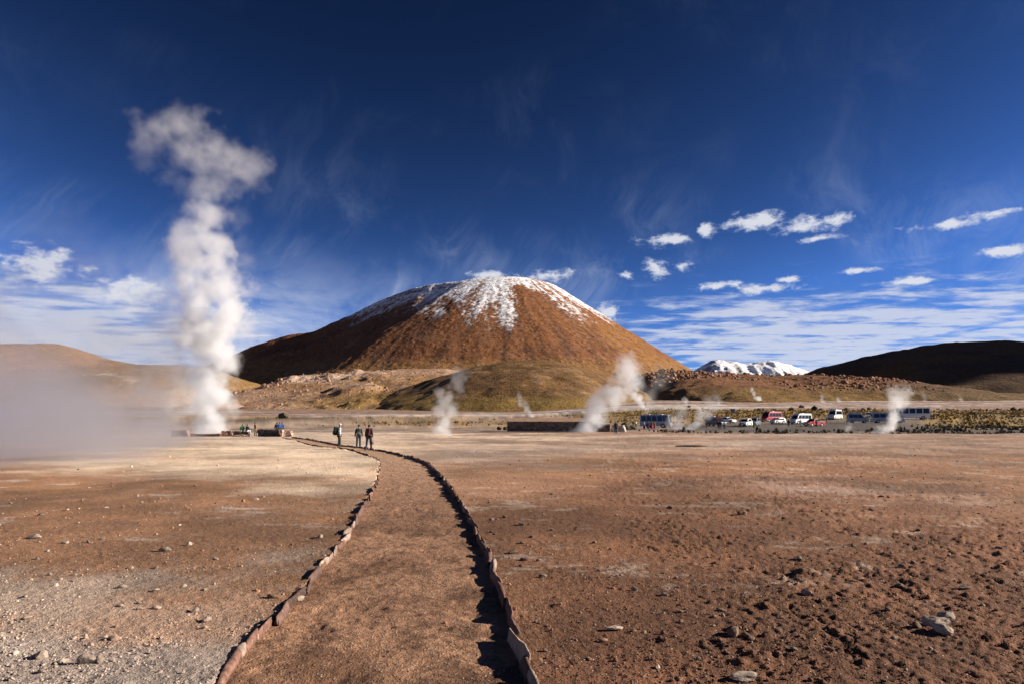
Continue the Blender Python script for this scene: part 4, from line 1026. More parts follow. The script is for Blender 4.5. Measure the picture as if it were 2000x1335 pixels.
# ================================================================== people
def skin_mesh(name, verts, edges, radii, root=0, sub=1):
    me = bpy.data.meshes.new(name); me.from_pydata(verts, edges, [])
    o = bpy.data.objects.new(name, me); COL.objects.link(o)
    o.modifiers.new('skin', 'SKIN').use_smooth_shade = True
    sv = me.skin_vertices[0].data
    for i, r in enumerate(radii):
        sv[i].radius = r if isinstance(r, tuple) else (r, r); sv[i].use_root = (i == root)
    s = o.modifiers.new('sub', 'SUBSURF'); s.levels = s.render_levels = sub
    dg = bpy.context.evaluated_depsgraph_get(); dg.update()
    out = bpy.data.meshes.new_from_object(o.evaluated_get(dg)); out.name = name
    bpy.data.objects.remove(o); bpy.data.meshes.remove(me)
    return out
class Sk:
    def __init__(s): s.v, s.e, s.r = [], [], []
    def add(s, p, r, parent=None):
        s.v.append(tuple(p)); s.r.append(r); i = len(s.v) - 1
        if parent is not None: s.e.append((parent, i))
        return i
CLOTH = {}
def cloth(col, rough=0.85, var=0.25):
    k = tuple(round(c, 3) for c in col)
    if k not in CLOTH: CLOTH[k] = pbr('cloth', col, rough, 0, 0.3, var, 9.0, 0.01)
    return CLOTH[k]
SKIN = pbr('skin', (0.30, 0.17, 0.11), 0.55, 0, 0.4, 0.1, 20)
HAIR = pbr('hair', (0.02, 0.015, 0.012), 0.6, 0, 0.4)
BOOT = pbr('boot_leather', (0.035, 0.028, 0.022), 0.6, 0, 0.4, 0.2, 20)
def joints(pose, rng):
    """Joint positions for a 1.75 m person facing +Y."""
    J = {}
    j = lambda a: rng.uniform(-a, a)
    if pose == 'sit':
        J['pel'] = (0, 0, .10); dz = -.85
        for s, n in ((-1, 'l'), (1, 'r')):
            J['hip' + n] = (s * .10, .02, .08); J['kne' + n] = (s * .13, .42, .12); J['ank' + n] = (s * .13, .46 + j(.05), -.30); J['toe' + n] = (s * .14, .62, -.36)
    else:
        J['pel'] = (0, 0, .95); dz = 0
        st = {'walk': .20, 'stand': .03, 'lean': .10}.get(pose, .03)
        for s, n in ((-1, 'l'), (1, 'r')):
            f = s * st
            J['hip' + n] = (s * .10, 0, .90); J['kne' + n] = (s * .11, f * .55 + .03, .50); J['ank' + n] = (s * .12, f - (.02 if f < 0 else 0), .09 + (.03 if f < -.1 else 0)); J['toe' + n] = (s * .14, f + .17, .035)
    ln = -.10 if pose == 'lean' else .0
    J['bel'] = (0, ln * .2, 1.12 + dz); J['che'] = (0, ln + .01, 1.33 + dz); J['nec'] = (0, ln + .01, 1.48 + dz); J['chn'] = (0, ln + .035, 1.555 + dz); J['hea'] = (0, ln + .035, 1.64 + dz); J['crn'] = (0, ln + .02, 1.71 + dz)
    for s, n in ((-1, 'l'), (1, 'r')):
        J['sho' + n] = (s * .18, ln, 1.42 + dz)
        if pose == 'sit':
            J['elb' + n] = (s * .25, .12, 1.16 + dz); J['wri' + n] = (s * .15, .32, 1.02 + dz); d = Vector((-s * .3, .8, -.3))
        elif (pose == 'camera'):
            J['elb' + n] = (s * .25, .16, 1.22); J['wri' + n] = (s * .10, .30, 1.48); d = Vector((-s * .3, .3, .8))
        else:
            sw = -s * .12 if pose == 'walk' else j(.04)
            J['elb' + n] = (s * .245, ln * .5 - .03 + sw * .4, 1.15); J['wri' + n] = (s * .265, .03 + sw, .90); d = Vector((0, .15 + sw, -1))
        J['hdir' + n] = d.normalized()
    return J
def person(label, loc, rz, pose, top, legs, head='hair', headcol=(.03, .025, .02), hgt=1.72, skirt=None, seed=0, group=None, detail=True):
    rng = np.random.default_rng(seed + 500)
    J = joints(pose, rng)
    t = thing('person', label, 'person', loc, rz, group); t.scale = (hgt / 1.75,) * 3
    # the body, one continuous surface from feet to crown and finger tips
    b = Sk()
    pel = b.add(J['pel'], (.13, .10)); bel = b.add(J['bel'], (.125, .095), pel); che = b.add(J['che'], (.14, .10), bel); nec = b.add(J['nec'], .052, che)
    chn = b.add(J['chn'], (.062, .072), nec); hea = b.add(J['hea'], (.078, .095), chn); b.add(J['crn'], (.062, .078), hea)
    for n, s in (('l', -1), ('r', 1)):
        h = b.add(J['hip' + n], .092, pel); k = b.add(J['kne' + n], .058, h); a = b.add(J['ank' + n], .042, k); b.add(J['toe' + n], .035, a)
        sh = b.add(J['sho' + n], .058, che); e = b.add(J['elb' + n], .041, sh); w = b.add(J['wri' + n], .028, e)
        d = J['hdir' + n]; p = Vector(J['wri' + n]); side = Vector((0, 1, 0)) if abs(d.y) < .7 else Vector((1, 0, 0)); side = (side - d * side.dot(d)).normalized()
        curl = d.cross(side) * (-s if abs(d.y) < .7 else 1)
        pm = b.add(p + d * .075, (.034, .018), w)
        if detail:
            for q, (o, l) in enumerate(((-.026, .060), (-.009, .074), (.009, .070), (.025, .055))):
                m = b.add(p + d * (.10 + l * .45) + side * o, .0085, pm); b.add(p + d * (.10 + l * .9) + side * o * 1.1 + curl * .022, .007, m)
            m = b.add(p + d * .065 + side * .048, .010, pm); b.add(p + d * .10 + side * .058 + curl * .012, .008, m)
    bo = link('body', skin_mesh('body', b.v, b.e, b.r), SKIN, t)
    # a nose and ears on the head
    hx, hy, hz = J['hea']
    for nm, c, sc in (('nose', (hx, hy + .098, hz - .02), (.014, .02, .022)), ('ear', (hx - .078, hy, hz - .01), (.012, .02, .03)), ('ear', (hx + .078, hy, hz - .01), (.012, .02, .03))):
        link(nm, np_mesh(nm, ICO1[0] * np.array(sc) + np.array(c), ICO1[1]), SKIN, bo)
    # clothes
    c = Sk(); cp = c.add((J['pel'][0], J['pel'][1], J['pel'][2] - .04), (.165, .135)); cb = c.add(J['bel'], (.17, .135), cp); cc = c.add(J['che'], (.185, .145), cb); c.add((J['nec'][0], J['nec'][1], J['nec'][2] + .01), (.085, .085), cc)
    for n in 'lr':
        sh = c.add(J['sho' + n], .09, cc); e = c.add(J['elb' + n], .068, sh); c.add(J['wri' + n], .05, e)
    link('jacket', skin_mesh('jacket', c.v, c.e, c.r), top if isinstance(top, bpy.types.Material) else cloth(top), t)
    l = Sk(); lp = l.add(J['pel'], (.15, .12))
    for n in 'lr':
        h = l.add(J['hip' + n], .108, lp); k = l.add(J['kne' + n], .082, h); l.add(J['ank' + n], .072, k)
    link('trousers', skin_mesh('trousers', l.v, l.e, l.r), cloth(legs), t)
    for n in 'lr':
        a, q = J['ank' + n], J['toe' + n]; f = Sk(); i = f.add((a[0], a[1] - .06, q[2] + .01), .048); f.add(((a[0] + q[0]) / 2, (a[1] + q[1]) / 2, q[2] + .015), .05, i); f.add(q, .038, 1)
        link('shoe', skin_mesh('shoe', f.v, f.e, f.r), BOOT, t)
    if skirt:
        ring, lev = 12, 4; vs = []
        for i in range(lev):
            z = 1.02 - i * .30; rr = .17 + i * .052
            vs += [(rr * math.cos(a) * (1 + .06 * math.sin(3 * a + i)), rr * .85 * math.sin(a), z) for a in np.linspace(0, 6.283, ring, endpoint=False)]
        link('skirt', np_mesh('skirt', vs, grid_faces(lev, ring, True)[:, ::-1]), cloth(skirt), t)
    v = ICO2[0].copy(); v = v[:, :] * np.array((.096, .112, .105)); 
    if head == 'hood': v = v * 1.16; off = (hx, hy - .012, hz + .005)
    elif head == 'hat': v = v * 1.05; v[:, 2] = np.maximum(v[:, 2], -.02); off = (hx, hy - .008, hz + .035)
    else: v[:, 1] = np.minimum(v[:, 1], .05); off = (hx, hy - .018, hz + .022)
    v = v + np.array(off)
    ho = link({'hood': 'hood', 'hat': 'hat'}.get(head, 'hair'), np_mesh('headwear', v, ICO2[1]), HAIR if head == 'hair' else cloth(headcol), t)
    if head == 'hat':
        pv = ICO1[0] * .03 + np.array((hx, hy - .01, hz + .15)); link('pompom', np_mesh('pompom', pv, ICO1[1]), cloth(headcol), ho)
    return t
def rbox(name, dims, mat, parent=None, loc=(0, 0, 0), bev=.03, rot=(0, 0, 0), seg=2):
    bm = bmesh.new(); bmesh.ops.create_cube(bm, size=1.0)
    for v in bm.verts: v.co = Vector((v.co.x * dims[0], v.co.y * dims[1], v.co.z * dims[2]))
    if bev: bmesh.ops.bevel(bm, geom=bm.edges[:], offset=min(bev, min(dims) * .45), segments=seg, affect='EDGES', profile=.5)
    me = bpy.data.meshes.new(name); bm.to_mesh(me); bm.free()
    for p in me.polygons: p.use_smooth = False
    o = link(name, me, mat, parent); o.location = loc; o.rotation_euler = rot
    return o
def backpack(label, p, col, pocket, size=(.34, .22, .52), dz=1.22):
    """A rucksack on the back of person p."""
    R = Matrix.Rotation(p.rotation_euler.z, 4, 'Z'); o = R @ Vector((0, -.115 - size[1] / 2, dz))
    t = thing('backpack', label, 'backpack', Vector(p.location) + o, p.rotation_euler.z)
    rbox('bag', size, cloth(col), t, (0, 0, 0), .08, seg=3); rbox('pocket', (size[0] * .7, .07, size[2] * .45), cloth(pocket), t, (0, -size[1] / 2 - .02, -size[2] * .16), .03)
    rbox('lid', (size[0] * .9, size[1] * .9, .09), cloth(pocket), t, (0, 0, size[2] / 2 + .005), .04)
    for s in (-1, 1): rbox('strap', (.045, .03, .34), cloth(col), t, (s * .11, size[1] / 2 + .012, .10), .01)
    return t
def spot(px, Y): 
    p = at(px, 800, Y); return Vector((p.x, Y, float(surf_z(p.x, Y)[0])))
def foot(px, py):
    p = flat(px, py); return Vector((p.x, p.y, float(surf_z(p.x, p.y)[0])))
def stripes():
    m, nt, b = mat_new('striped_jacket')
    tc = nt.nodes.new('ShaderNodeTexCoord'); x, y, z = nsplit(nt, tc.outputs['Object'])
    w = (z * 52.0)._m('SINE').step(-.2, .2)
    nt.links.new(nmix(nt, w, (.62, .62, .62), (.16, .17, .20)), b.inputs['Base Color']); b.inputs['Roughness'].default_value = .8
    return m
def build_people():
    a = person('walker in a striped grey jacket and woolly hat, nearest left of the three', foot(662, 875.5), rad(-68), 'stand', stripes(), (.045, .048, .042), 'hat', (.45, .46, .58), 1.78, seed=1)
    backpack('big round black rucksack worn by the walker in the striped jacket', a, (.012, .016, .014), (.018, .022, .02), (.36, .30, .56))
    b = person('walker in a dark green jacket and jeans, middle of the three', foot(700, 872.5), rad(8), 'stand', (.014, .017, .014), (.028, .04, .07), 'hat', (.015, .015, .018), 1.74, seed=2)
    backpack('black rucksack with pale grey-green pocket on the middle walker', b, (.03, .035, .032), (.12, .14, .12), (.30, .20, .48))
    c = person('walker in a maroon jacket holding a bag, right of the three', foot(720, 876.5), rad(-6), 'walk', (.045, .016, .014), (.030, .042, .075), 'hair', hgt=1.84, seed=3)
    backpack('dark red rucksack on the back of the walker at right', c, (.045, .010, .009), (.075, .014, .010), (.30, .19, .46), 1.26)
    cp = Vector(c.location)
    bag = thing('camera_bag', 'small grey camera bag hanging from the right walker\'s hand', 'bag', cp + Vector((.29, .02, .52)), .3)
    rbox('case', (.13, .18, .17), cloth((.20, .20, .20)), bag, (0, 0, 0), .03); rbox('flap', (.14, .19, .05), cloth((.36, .36, .35)), bag, (0, 0, .075), .02); rbox('handle', (.015, .13, .16), cloth((.03, .03, .03)), bag, (0, 0, .17), .006)
    person('man in a dark green jacket standing before the pale stone wall', foot(1203, 846.5), rad(160), 'stand', (.035, .045, .026), (.025, .027, .024), 'hair', hgt=1.80, seed=4)
    G = 'visitors at the geyser wall'
    w = at(473, 842, 85.0); person('visitor in a bright green jacket sitting on the geyser wall', (w.x, 85.0, .62), rad(30), 'sit', (.02, .15, .06), (.30, .32, .30), 'hood', (.02, .16, .07), 1.70, seed=5, group=G)
    w = at(482.5, 842, 85.0); person('visitor in navy and white sitting right of the green jacket', (w.x, 85.0, .62), rad(-20), 'sit', (.028, .030, .055), (.45, .45, .46), 'hair', hgt=1.7, seed=6, group=G)
    person('visitor in a black top and khaki trousers leaning at the wall gap', spot(500.5, 89.0), rad(-60), 'lean', (.016, .014, .015), (.42, .34, .20), 'hair', hgt=1.68, seed=7, group=G)
    for px, col, lab, s, Y in ((542, (.018, .018, .02), 'visitor in black standing left behind the thick wall', 8, 89.0), (547, (.025, .09, .30), 'visitor in a light blue jacket between two others behind the wall', 9, 88.6), (551.5, (.018, .05, .20), 'visitor in a darker blue jacket rightmost behind the thick wall', 10, 89.2)):
        p = spot(px, Y); person(lab, p, rad(20), 'stand', col, (.03, .03, .04), 'hood' if s == 8 else 'hair', (.02, .02, .02), 1.72, seed=s, group=G)
    B = 'colourfully dressed people by the first bus'
    for px, Y, top, sk, lab, s in ((1257.5, 146, (.50, .46, .40), (.24, .02, .05), 'person in a white top and maroon skirt, leftmost by the bus', 11), (1265.5, 146.5, (.035, .045, .07), (.02, .04, .22), 'person in dark top and blue skirt by the bus', 12),
                                   (1272.5, 146, (.42, .05, .03), (.45, .07, .02), 'person dressed all in red and orange by the bus', 13), (1277.5, 145.5, (.20, .28, .07), (.26, .02, .16), 'person in a green top and purple skirt by the bus', 14)):
        person(lab, spot(px, Y), rad(170 + 10 * s), 'stand', top, (.03, .03, .04), 'hair', hgt=1.62, skirt=sk, seed=s, group=B, detail=False)
    P = 'people standing about the parking ground'
    for px, Y, top, legs, lab, s, head in ((1241.5, 150, (.55, .55, .55), (.04, .04, .09), 'person in a white shirt left of the first bus', 15, 'hair'), (1236.5, 150.5, (.02, .022, .02), (.03, .03, .03), 'person in black left of the white shirt by the dark bushes', 16, 'hair'),
                                           (1379, 152, (.045, .045, .05), (.05, .055, .07), 'lone person in grey left of the dark red car', 17, 'hair'), (1402.5, 141, (.02, .02, .024), (.022, .022, .028), 'person in black, left of a group of three by the dark red car', 18, 'hat'), (1406.5, 140, (.025, .022, .02), (.10, .10, .10), 'person in dark coat and grey trousers, middle of the three', 19, 'hair'),
                                           (1414, 140.5, (.10, .22, .40), (.02, .03, .06), 'person in a pale blue jacket, right of the three', 20, 'hair'), (1445.5, 150, (.018, .018, .022), (.02, .02, .025), 'person in black at the left silver car', 21, 'hood'), (1471, 149, (.016, .016, .02), (.018, .018, .02), 'person in black between the silver cars and the red bus', 22, 'hair'),
                                           (1539, 153, (.02, .02, .022), (.018, .018, .02), 'tall person in black left of the white minibus', 23, 'hood'), (1562.5, 152, (.50, .48, .46), (.42, .40, .38), 'person dressed in white before the red pickup', 24, 'hair'), (1593.5, 152, (.03, .026, .026), (.03, .03, .03), 'person in black standing against the red pickup door', 25, 'hair'),
                                           (1613, 178, (.03, .035, .05), (.025, .028, .035), 'person in dark clothes left of the tall white van', 26, 'hair'), (1818, 186, (.04, .03, .05), (.03, .03, .045), 'person in dark clothes behind the coach, left of a pair', 27, 'hood'), (1822.5, 186.5, (.06, .02, .035), (.025, .03, .06), 'person in a dark red jacket, right of the pair behind the coach', 28, 'hair')):
        person(lab, spot(px, Y), rad(37 * s), 'stand', top, legs, head, (.02, .02, .02), 1.70 + .02 * (s % 4), seed=s, group=P, detail=False)
    person('bather standing behind the low end of the pool wall', spot(1177, 124), rad(200), 'stand', (.26, .13, .09), (.03, .03, .05), 'hair', hgt=1.68, seed=29, detail=False)
build_people()
# ================================================================== vehicles
GLASS = pbr('tinted_glass', (0.012, 0.016, 0.020), 0.08, 0, 0.6)
TYRE = pbr('tyre_rubber', (0.02, 0.02, 0.02), 0.85, 0, 0.3, 0.3, 14)
RIM = pbr('wheel_rim', (0.42, 0.42, 0.43), 0.4, 0.6)
TRIM = pbr('black_trim', (0.025, 0.025, 0.027), 0.6)
LAMP = pbr('lamp_lens', (0.75, 0.76, 0.78), 0.15, 0.2, 0.6)
TAIL = pbr('tail_lens', (0.45, 0.02, 0.012), 0.25)
def paint(name, col, metal=0.0): return pbr(name, col, 0.32, metal, 0.5, 0.08, 1.5, 0, 0.5)
PAINT = {'white': paint('white_paint', (.78, .78, .77)), 'silver': paint('silver_paint', (.20, .24, .29), .2), 'blue': paint('blue_grey_paint', (.20, .25, .34), .1), 'red': paint('red_paint', (.42, .022, .014)), 'maroon': paint('maroon_paint', (.085, .012, .012)), 'rose': paint('bright_red_paint', (.38, .012, .022))}
def veh(label, px, Y, rz, kind, L, W, H, col, group, stripes=False, rack=False):
    p = at(px, 820, Y); t = thing({'pickup': 'pickup_truck', 'suv': 'parked_car', 'van': 'van', 'minibus': 'minibus', 'coach': 'coach'}[kind], label, {'pickup': 'pickup', 'suv': 'car', 'van': 'van', 'minibus': 'minibus', 'coach': 'bus'}[kind], (p.x, Y, gz(p.x, Y) - .02), rad(rz), group)
    m = PAINT[col]; wr = {'coach': .48, 'minibus': .38, 'van': .35}.get(kind, .38)
    zb = wr * .75; h = L / 2
    if kind == 'coach':
        prof = [(h, zb), (h, 1.05), (h - .10, 1.5), (h - .42, H - .18), (h - .75, H), (-h + .25, H), (-h + .05, H - .2), (-h, 1.2), (-h, zb)]; wx = (h - 1.7, -h + 1.9); belt, roof = H * .50, H - .28
    elif kind == 'minibus':
        prof = [(h, zb), (h, .85), (h - .10, 1.08), (h - .62, 1.28), (h - 1.25, H - .30), (h - 1.75, H), (-h + .2, H), (-h + .04, H - .25), (-h, 1.1), (-h, zb)]; wx = (h - .95, -h + 1.25); belt, roof = H * .50, H - .38
    elif kind == 'van':
        prof = [(h, zb), (h, .80), (h - .10, 1.02), (h - .80, 1.18), (h - 1.50, H - .25), (h - 1.85, H), (-h + .15, H), (-h, H - .35), (-h - .02, 1.0), (-h, zb)]; wx = (h - .9, -h + 1.0); belt, roof = H * .50, H - .36
    elif kind == 'suv':
        prof = [(h, zb), (h, .72), (h - .12, .95), (h - 1.15, 1.08), (h - 1.75, H - .06), (h - 2.1, H), (-h + .55, H), (-h + .12, 1.12), (-h, 1.0), (-h, zb)]; wx = (h - .85, -h + .9); belt, roof = H * .62, H - .14
    else:
        prof = [(h, zb), (h, .78), (h - .12, 1.0), (h - 1.25, 1.10), (h - 1.85, H - .05), (h - 2.1, H), (h - 3.0, H), (h - 3.2, 1.12), (h - 3.35, 1.08), (-h, 1.08), (-h, zb)]; wx = (h - .85, -h + 1.05); belt, roof = H * .63, H - .14
    # wheel arches cut into the sill line
    bot = []
    for c in sorted(wx):
        bot += [(c + (wr + .07) * math.cos(a), max(zb, wr + (wr + .07) * math.sin(a))) for a in np.linspace(math.pi, 0, 7)]
    prof = prof + bot
    top0 = belt
    def yw(z): return W / 2 - max(0, z - top0) / max(.1, H - top0) * W * .07
    n = len(prof)
    bm = bmesh.new()
    A = [bm.verts.new((x, -yw(z), z)) for x, z in prof]; B = [bm.verts.new((x, yw(z), z)) for x, z in prof]
    bm.faces.new(A); bm.faces.new(B[::-1])
    for i in range(n): bm.faces.new((A[(i + 1) % n], A[i], B[i], B[(i + 1) % n]))
    bmesh.ops.recalc_face_normals(bm, faces=bm.faces[:])
    es = [e for e in bm.edges if all(v.co.z > zb + .3 for v in e.verts)]
    bmesh.ops.bevel(bm, geom=es, offset=.05, segments=2, affect='EDGES', profile=.5)
    me = bpy.data.meshes.new('body'); bm.to_mesh(me); bm.free()
    body = link('body', me, m, t)
    def quad(name, pts, mat, parent=None, th=.018):
        """a pane: thin slab from 4 outward points, offset by its own normal"""
        q = [Vector(a) for a in pts]; nn = (q[1] - q[0]).cross(q[3] - q[0]).normalized()
        c = sum(q, Vector()) / 4
        if nn.dot(c - Vector((0, 0, H * .55))) < 0: nn = -nn
        vs = [v - nn * .03 for v in q] + [v + nn * th for v in q]
        me = bpy.data.meshes.new(name); me.from_pydata(vs, [], [(4, 5, 6, 7), (0, 3, 2, 1), (0, 1, 5, 4), (1, 2, 6, 5), (2, 3, 7, 6), (3, 0, 4, 7)])
        return link(name, me, mat, parent or t)
    # side windows
    fr = [q for q in prof if q[1] > belt]
    def xfront(z):
        for (x0, z0), (x1, z1) in zip(prof, prof[1:]):
            if z0 <= z <= z1 and x0 > 0 and z1 > z0: return x0 + (x1 - x0) * (z - z0) / (z1 - z0)
        return h
    def xback(z):
        P = prof[:n - len(bot)]
        for (x0, z0), (x1, z1) in zip(P[::-1], P[::-1][1:]):
            if z0 <= z <= z1 and z1 > z0 and x0 < (.0 if kind != 'pickup' else h - 2.2) + .01: return x0 + (x1 - x0) * (z - z0) / (z1 - z0)
        return -h
    xb = (h - 3.12) if kind == 'pickup' else xback(roof) + .18
    x0f, x1f = xfront(belt) - .30, xfront(roof) - .22
    nwin = {'coach': 5, 'minibus': 4, 'van': 3, 'suv': 3, 'pickup': 2}[kind]
    cuts = np.linspace(0, 1, nwin + 1)
    for s in (-1, 1):
        for i in range(nwin):
            a, b = cuts[i] + .012, cuts[i + 1] - .012
            xa0, xa1 = x0f + (xb - x0f) * a, x1f + (xb - x1f) * a; xb0, xb1 = x0f + (xb - x0f) * b, x1f + (xb - x1f) * b
            quad('window', [(xa0, s * yw(belt), belt + .03), (xb0, s * yw(belt), belt + .03), (xb1, s * yw(roof), roof), (xa1, s * yw(roof), roof)], GLASS)
    # windscreen and rear window
    zf0, zf1 = belt + (.05 if kind != 'coach' else -.25), roof
    quad('windscreen', [(xfront(zf0) , -yw(zf0) + .12, zf0), (xfront(zf0), yw(zf0) - .12, zf0), (xfront(zf1), yw(zf1) - .14, zf1), (xfront(zf1), -yw(zf1) + .14, zf1)], GLASS)
    xr = lambda z: ((h - 3.0) - (H - z) * .28) if kind == 'pickup' else xback(z)
    quad('rear_window', [(xr(belt + .08), -yw(belt) + .2, belt + .08), (xr(belt + .08), yw(belt) - .2, belt + .08), (xr(roof), yw(roof) - .2, roof), (xr(roof), -yw(roof) + .2, roof)], GLASS)
    # wheels
    for c in wx:
        for s in (-1, 1):
            def cyl(name, r, w, mat, par, y):
                bm = bmesh.new(); bmesh.ops.create_cone(bm, cap_ends=True, segments=20, radius1=r, radius2=r, depth=w, matrix=Matrix.Rotation(math.pi / 2, 4, 'X'))
                bmesh.ops.bevel(bm, geom=[e for e in bm.edges if abs(e.verts[0].co.y - e.verts[1].co.y) < 1e-4], offset=.03 * r / .35, segments=1, affect='EDGES')
                me = bpy.data.meshes.new(name); bm.to_mesh(me); bm.free(); o = link(name, me, mat, par); o.location = (0, y, 0); return o
            w = bpy.data.objects.new('wheel', None); COL.objects.link(w); w.parent = t; w.location = (c, s * (W / 2 - .13), wr)
            cyl('tyre', wr, .24, TYRE, w, 0); cyl('rim', wr * .6, .06, RIM, w, s * .105)
    # lamps, bumpers, mirrors, door lines
    for s in (-1, 1):
        rbox('headlight', (.10, .34, .20), LAMP, t, (h - .03, s * (W / 2 - .28), .78 if kind != 'coach' else .85), .03)
        rbox('tail_light', (.06, .14, .34 if kind != 'coach' else .5), TAIL, t, (-h - .005, s * (W / 2 - .14), 1.0 if kind != 'coach' else 1.25), .02)
        mi = rbox('mirror', (.10, .16, .24), TRIM, t, (xfront(belt) - .25, s * (W / 2 + .12), belt + .12), .03)
        dx = x0f + (xb - x0f) / nwin
        rbox('door_seam', (.02, .012, belt - zb - .1), TRIM, t, (dx, s * (W / 2 + .003), (belt + zb) / 2), 0)
        rbox('door_handle', (.16, .03, .035), TRIM, t, (dx + .25, s * (W / 2 + .012), belt - .12), .008)
        if stripes:
            rbox('side_stripe', (L * .8, .008, .10), PAINT['blue'] if col != 'blue' else PAINT['silver'], t, (-.2, s * (W / 2 + .002), belt - .32), 0)
    rbox('front_bumper', (.16, W * .96, .22), TRIM, t, (h + .02, 0, zb + .12), .04); rbox('rear_bumper', (.14, W * .94, .20), TRIM, t, (-h - .03, 0, zb + .11), .04)
    rbox('grille', (.04, W * .42, .16), TRIM, t, (h + .005, 0, .74), .02)
    rbox('number_plate', (.02, .38, .12), PAINT['white'], t, (h + .105, 0, zb + .12), .005)
    if kind == 'coach':
        rbox('roof_hatch', (1.6, W * .6, .14), PAINT['white'], t, (.8, 0, H + .05), .05); rbox('roof_hatch', (.9, W * .5, .12), PAINT['white'], t, (-h * .5, 0, H + .04), .05)
    if kind in ('van', 'minibus'):
        rbox('roof_vent', (.7, .6, .10), PAINT['white'], t, (-.6, 0, H + .03), .03)
    if rack or kind == 'suv':
        for s in (-1, 1): rbox('roof_rail', (1.5, .04, .05), TRIM, t, (-.45, s * (W * .36), H + .03), .01)
    if kind == 'pickup':
        rbox('cargo_bed', (1.35, W * .82, .03), TRIM, t, (-h + .95, 0, 1.10), 0)
        rbox('roll_bar', (.07, W * .86, .07), TRIM, t, (h - 3.45, 0, H - .12), .02)
        for s in (-1, 1): rbox('roll_bar_leg', (.07, .07, .5), TRIM, t, (h - 3.45, s * W * .40, H - .36), .02)
    return t
def build_vehicles():
    G = 'vehicles on the parking ground'
    veh('silver-blue bus with dark windows behind the colourfully dressed people', 1281, 157, -24, 'coach', 6.9, 2.25, 3.0, 'silver', G, True)
    veh('dark maroon van beside the slanting steam plume', 1398, 166, -58, 'van', 4.9, 1.95, 2.25, 'maroon', G)
    veh('small white pickup right behind the dark maroon van', 1420, 184, -52, 'pickup', 4.6, 1.8, 1.72, 'white', G)
    veh('white off-road car, left of a silver pair', 1456, 160, -128, 'suv', 4.5, 1.85, 1.85, 'white', G)
    veh('silver off-road car, right of the pair before the red minibus', 1473, 164, -122, 'suv', 4.6, 1.9, 1.9, 'silver', G)
    veh('bright red minibus, the tallest red vehicle', 1507, 186, -148, 'minibus', 6.6, 2.1, 2.75, 'rose', G)
    veh('white hatchback parked in front of the red minibus', 1519, 174, -152, 'suv', 4.1, 1.75, 1.5, 'white', G)
    veh('white minibus with dark windows behind the red pickup', 1564, 170, -153, 'minibus', 5.9, 2.0, 2.55, 'white', G)
    veh('red pickup truck with open cargo bed', 1590, 157, -155, 'pickup', 5.0, 1.85, 1.75, 'red', G)
    veh('tall white van with a bluish front parked highest on the slope', 1631, 192, -138, 'van', 5.4, 2.0, 2.7, 'white', G, rack=True)
    veh('blue-grey van with its shaded side to the camera', 1675, 172, -14, 'van', 4.7, 1.9, 2.45, 'blue', G)
    veh('white pickup showing between the two shaded vans', 1697, 196, -118, 'pickup', 4.8, 1.8, 1.75, 'white', G)
    veh('silver minibus with a bonnet behind the billowing plume', 1733, 171, -12, 'minibus', 7.2, 2.1, 2.6, 'silver', G, True)
    veh('large white coach at the right end of the row, red tail lights', 1780, 191, 163, 'coach', 9.2, 2.5, 3.3, 'white', G, True)
build_vehicles()
# ================================================================== walls and small built things
WALL_STONE = stone_material('wall_stone', (0.20, 0.135, 0.105), 0.4, 3.5, 0.03)
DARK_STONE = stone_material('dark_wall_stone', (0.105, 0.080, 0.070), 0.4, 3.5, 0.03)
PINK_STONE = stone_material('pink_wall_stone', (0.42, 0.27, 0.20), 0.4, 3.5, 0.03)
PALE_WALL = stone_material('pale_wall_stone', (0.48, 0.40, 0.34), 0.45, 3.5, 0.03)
MORTAR = pbr('mud_mortar', (0.12, 0.085, 0.065), 0.95, 0, 0.2, 0.3, 3.0)
def block_mesh(rng, mat):
    bm = bmesh.new(); bmesh.ops.create_cube(bm, size=1.0)
    bmesh.ops.bevel(bm, geom=bm.edges[:], offset=.13, segments=1, affect='EDGES')
    for v in bm.verts: v.co += Vector(rng.normal(0, .035, 3))
    me = bpy.data.meshes.new('stone'); bm.to_mesh(me); bm.free(); me.materials.append(mat); return me
BLK = {}
def stone_wall(label, p0, p1, h, thick, mat, sl=.45, course=.28, seed=0, taper=0.0, group=None, name='stone_wall'):
    """A dry-stone wall from p0 to p1 (plan points): every facing stone a part, over a mud core."""
    rng = np.random.default_rng(seed + 70)
    if mat.name not in BLK: BLK[mat.name] = [block_mesh(rng, mat) for _ in range(8)]
    p0, p1 = Vector(p0), Vector(p1); d = p1 - p0; L = d.length; z0 = min(gz(*p0), gz(*p1)) - .05
    t = thing(name, label, 'wall', ((p0.x + p1.x) / 2, (p0.y + p1.y) / 2, z0), math.atan2(d.y, d.x), group); t['kind'] = 'thing'
    rbox('core', (max(.1, L - taper * h - .12), thick * .6, h - .10), MORTAR, t, (0, 0, (h - .1) / 2), 0)
    nc = max(1, round(h / course)); ch = h / nc
    for c in range(nc):
        x0, x1 = -L / 2 + taper * ch * c, L / 2 - taper * ch * c; x = x0
        while x < x1 - .08:
            l = min(sl * rng.uniform(.7, 1.35), x1 - x)
            for s in (-1, 1):
                o = bpy.data.objects.new('stone', BLK[mat.name][rng.integers(8)]); COL.objects.link(o); o.parent = t
                dep = thick * .52
                o.location = (x + l / 2, s * (thick / 2 - dep / 2) + rng.uniform(-.025, .025), ch * (c + .5) + (rng.uniform(-.05, .04) if c == nc - 1 else 0))
                o.scale = (l * 1.0, dep, ch * (1.02 if c < nc - 1 else rng.uniform(.85, 1.2))); o.rotation_euler = (0, rng.uniform(-.04, .04), rng.uniform(-.05, .05))
            x += l
    return t
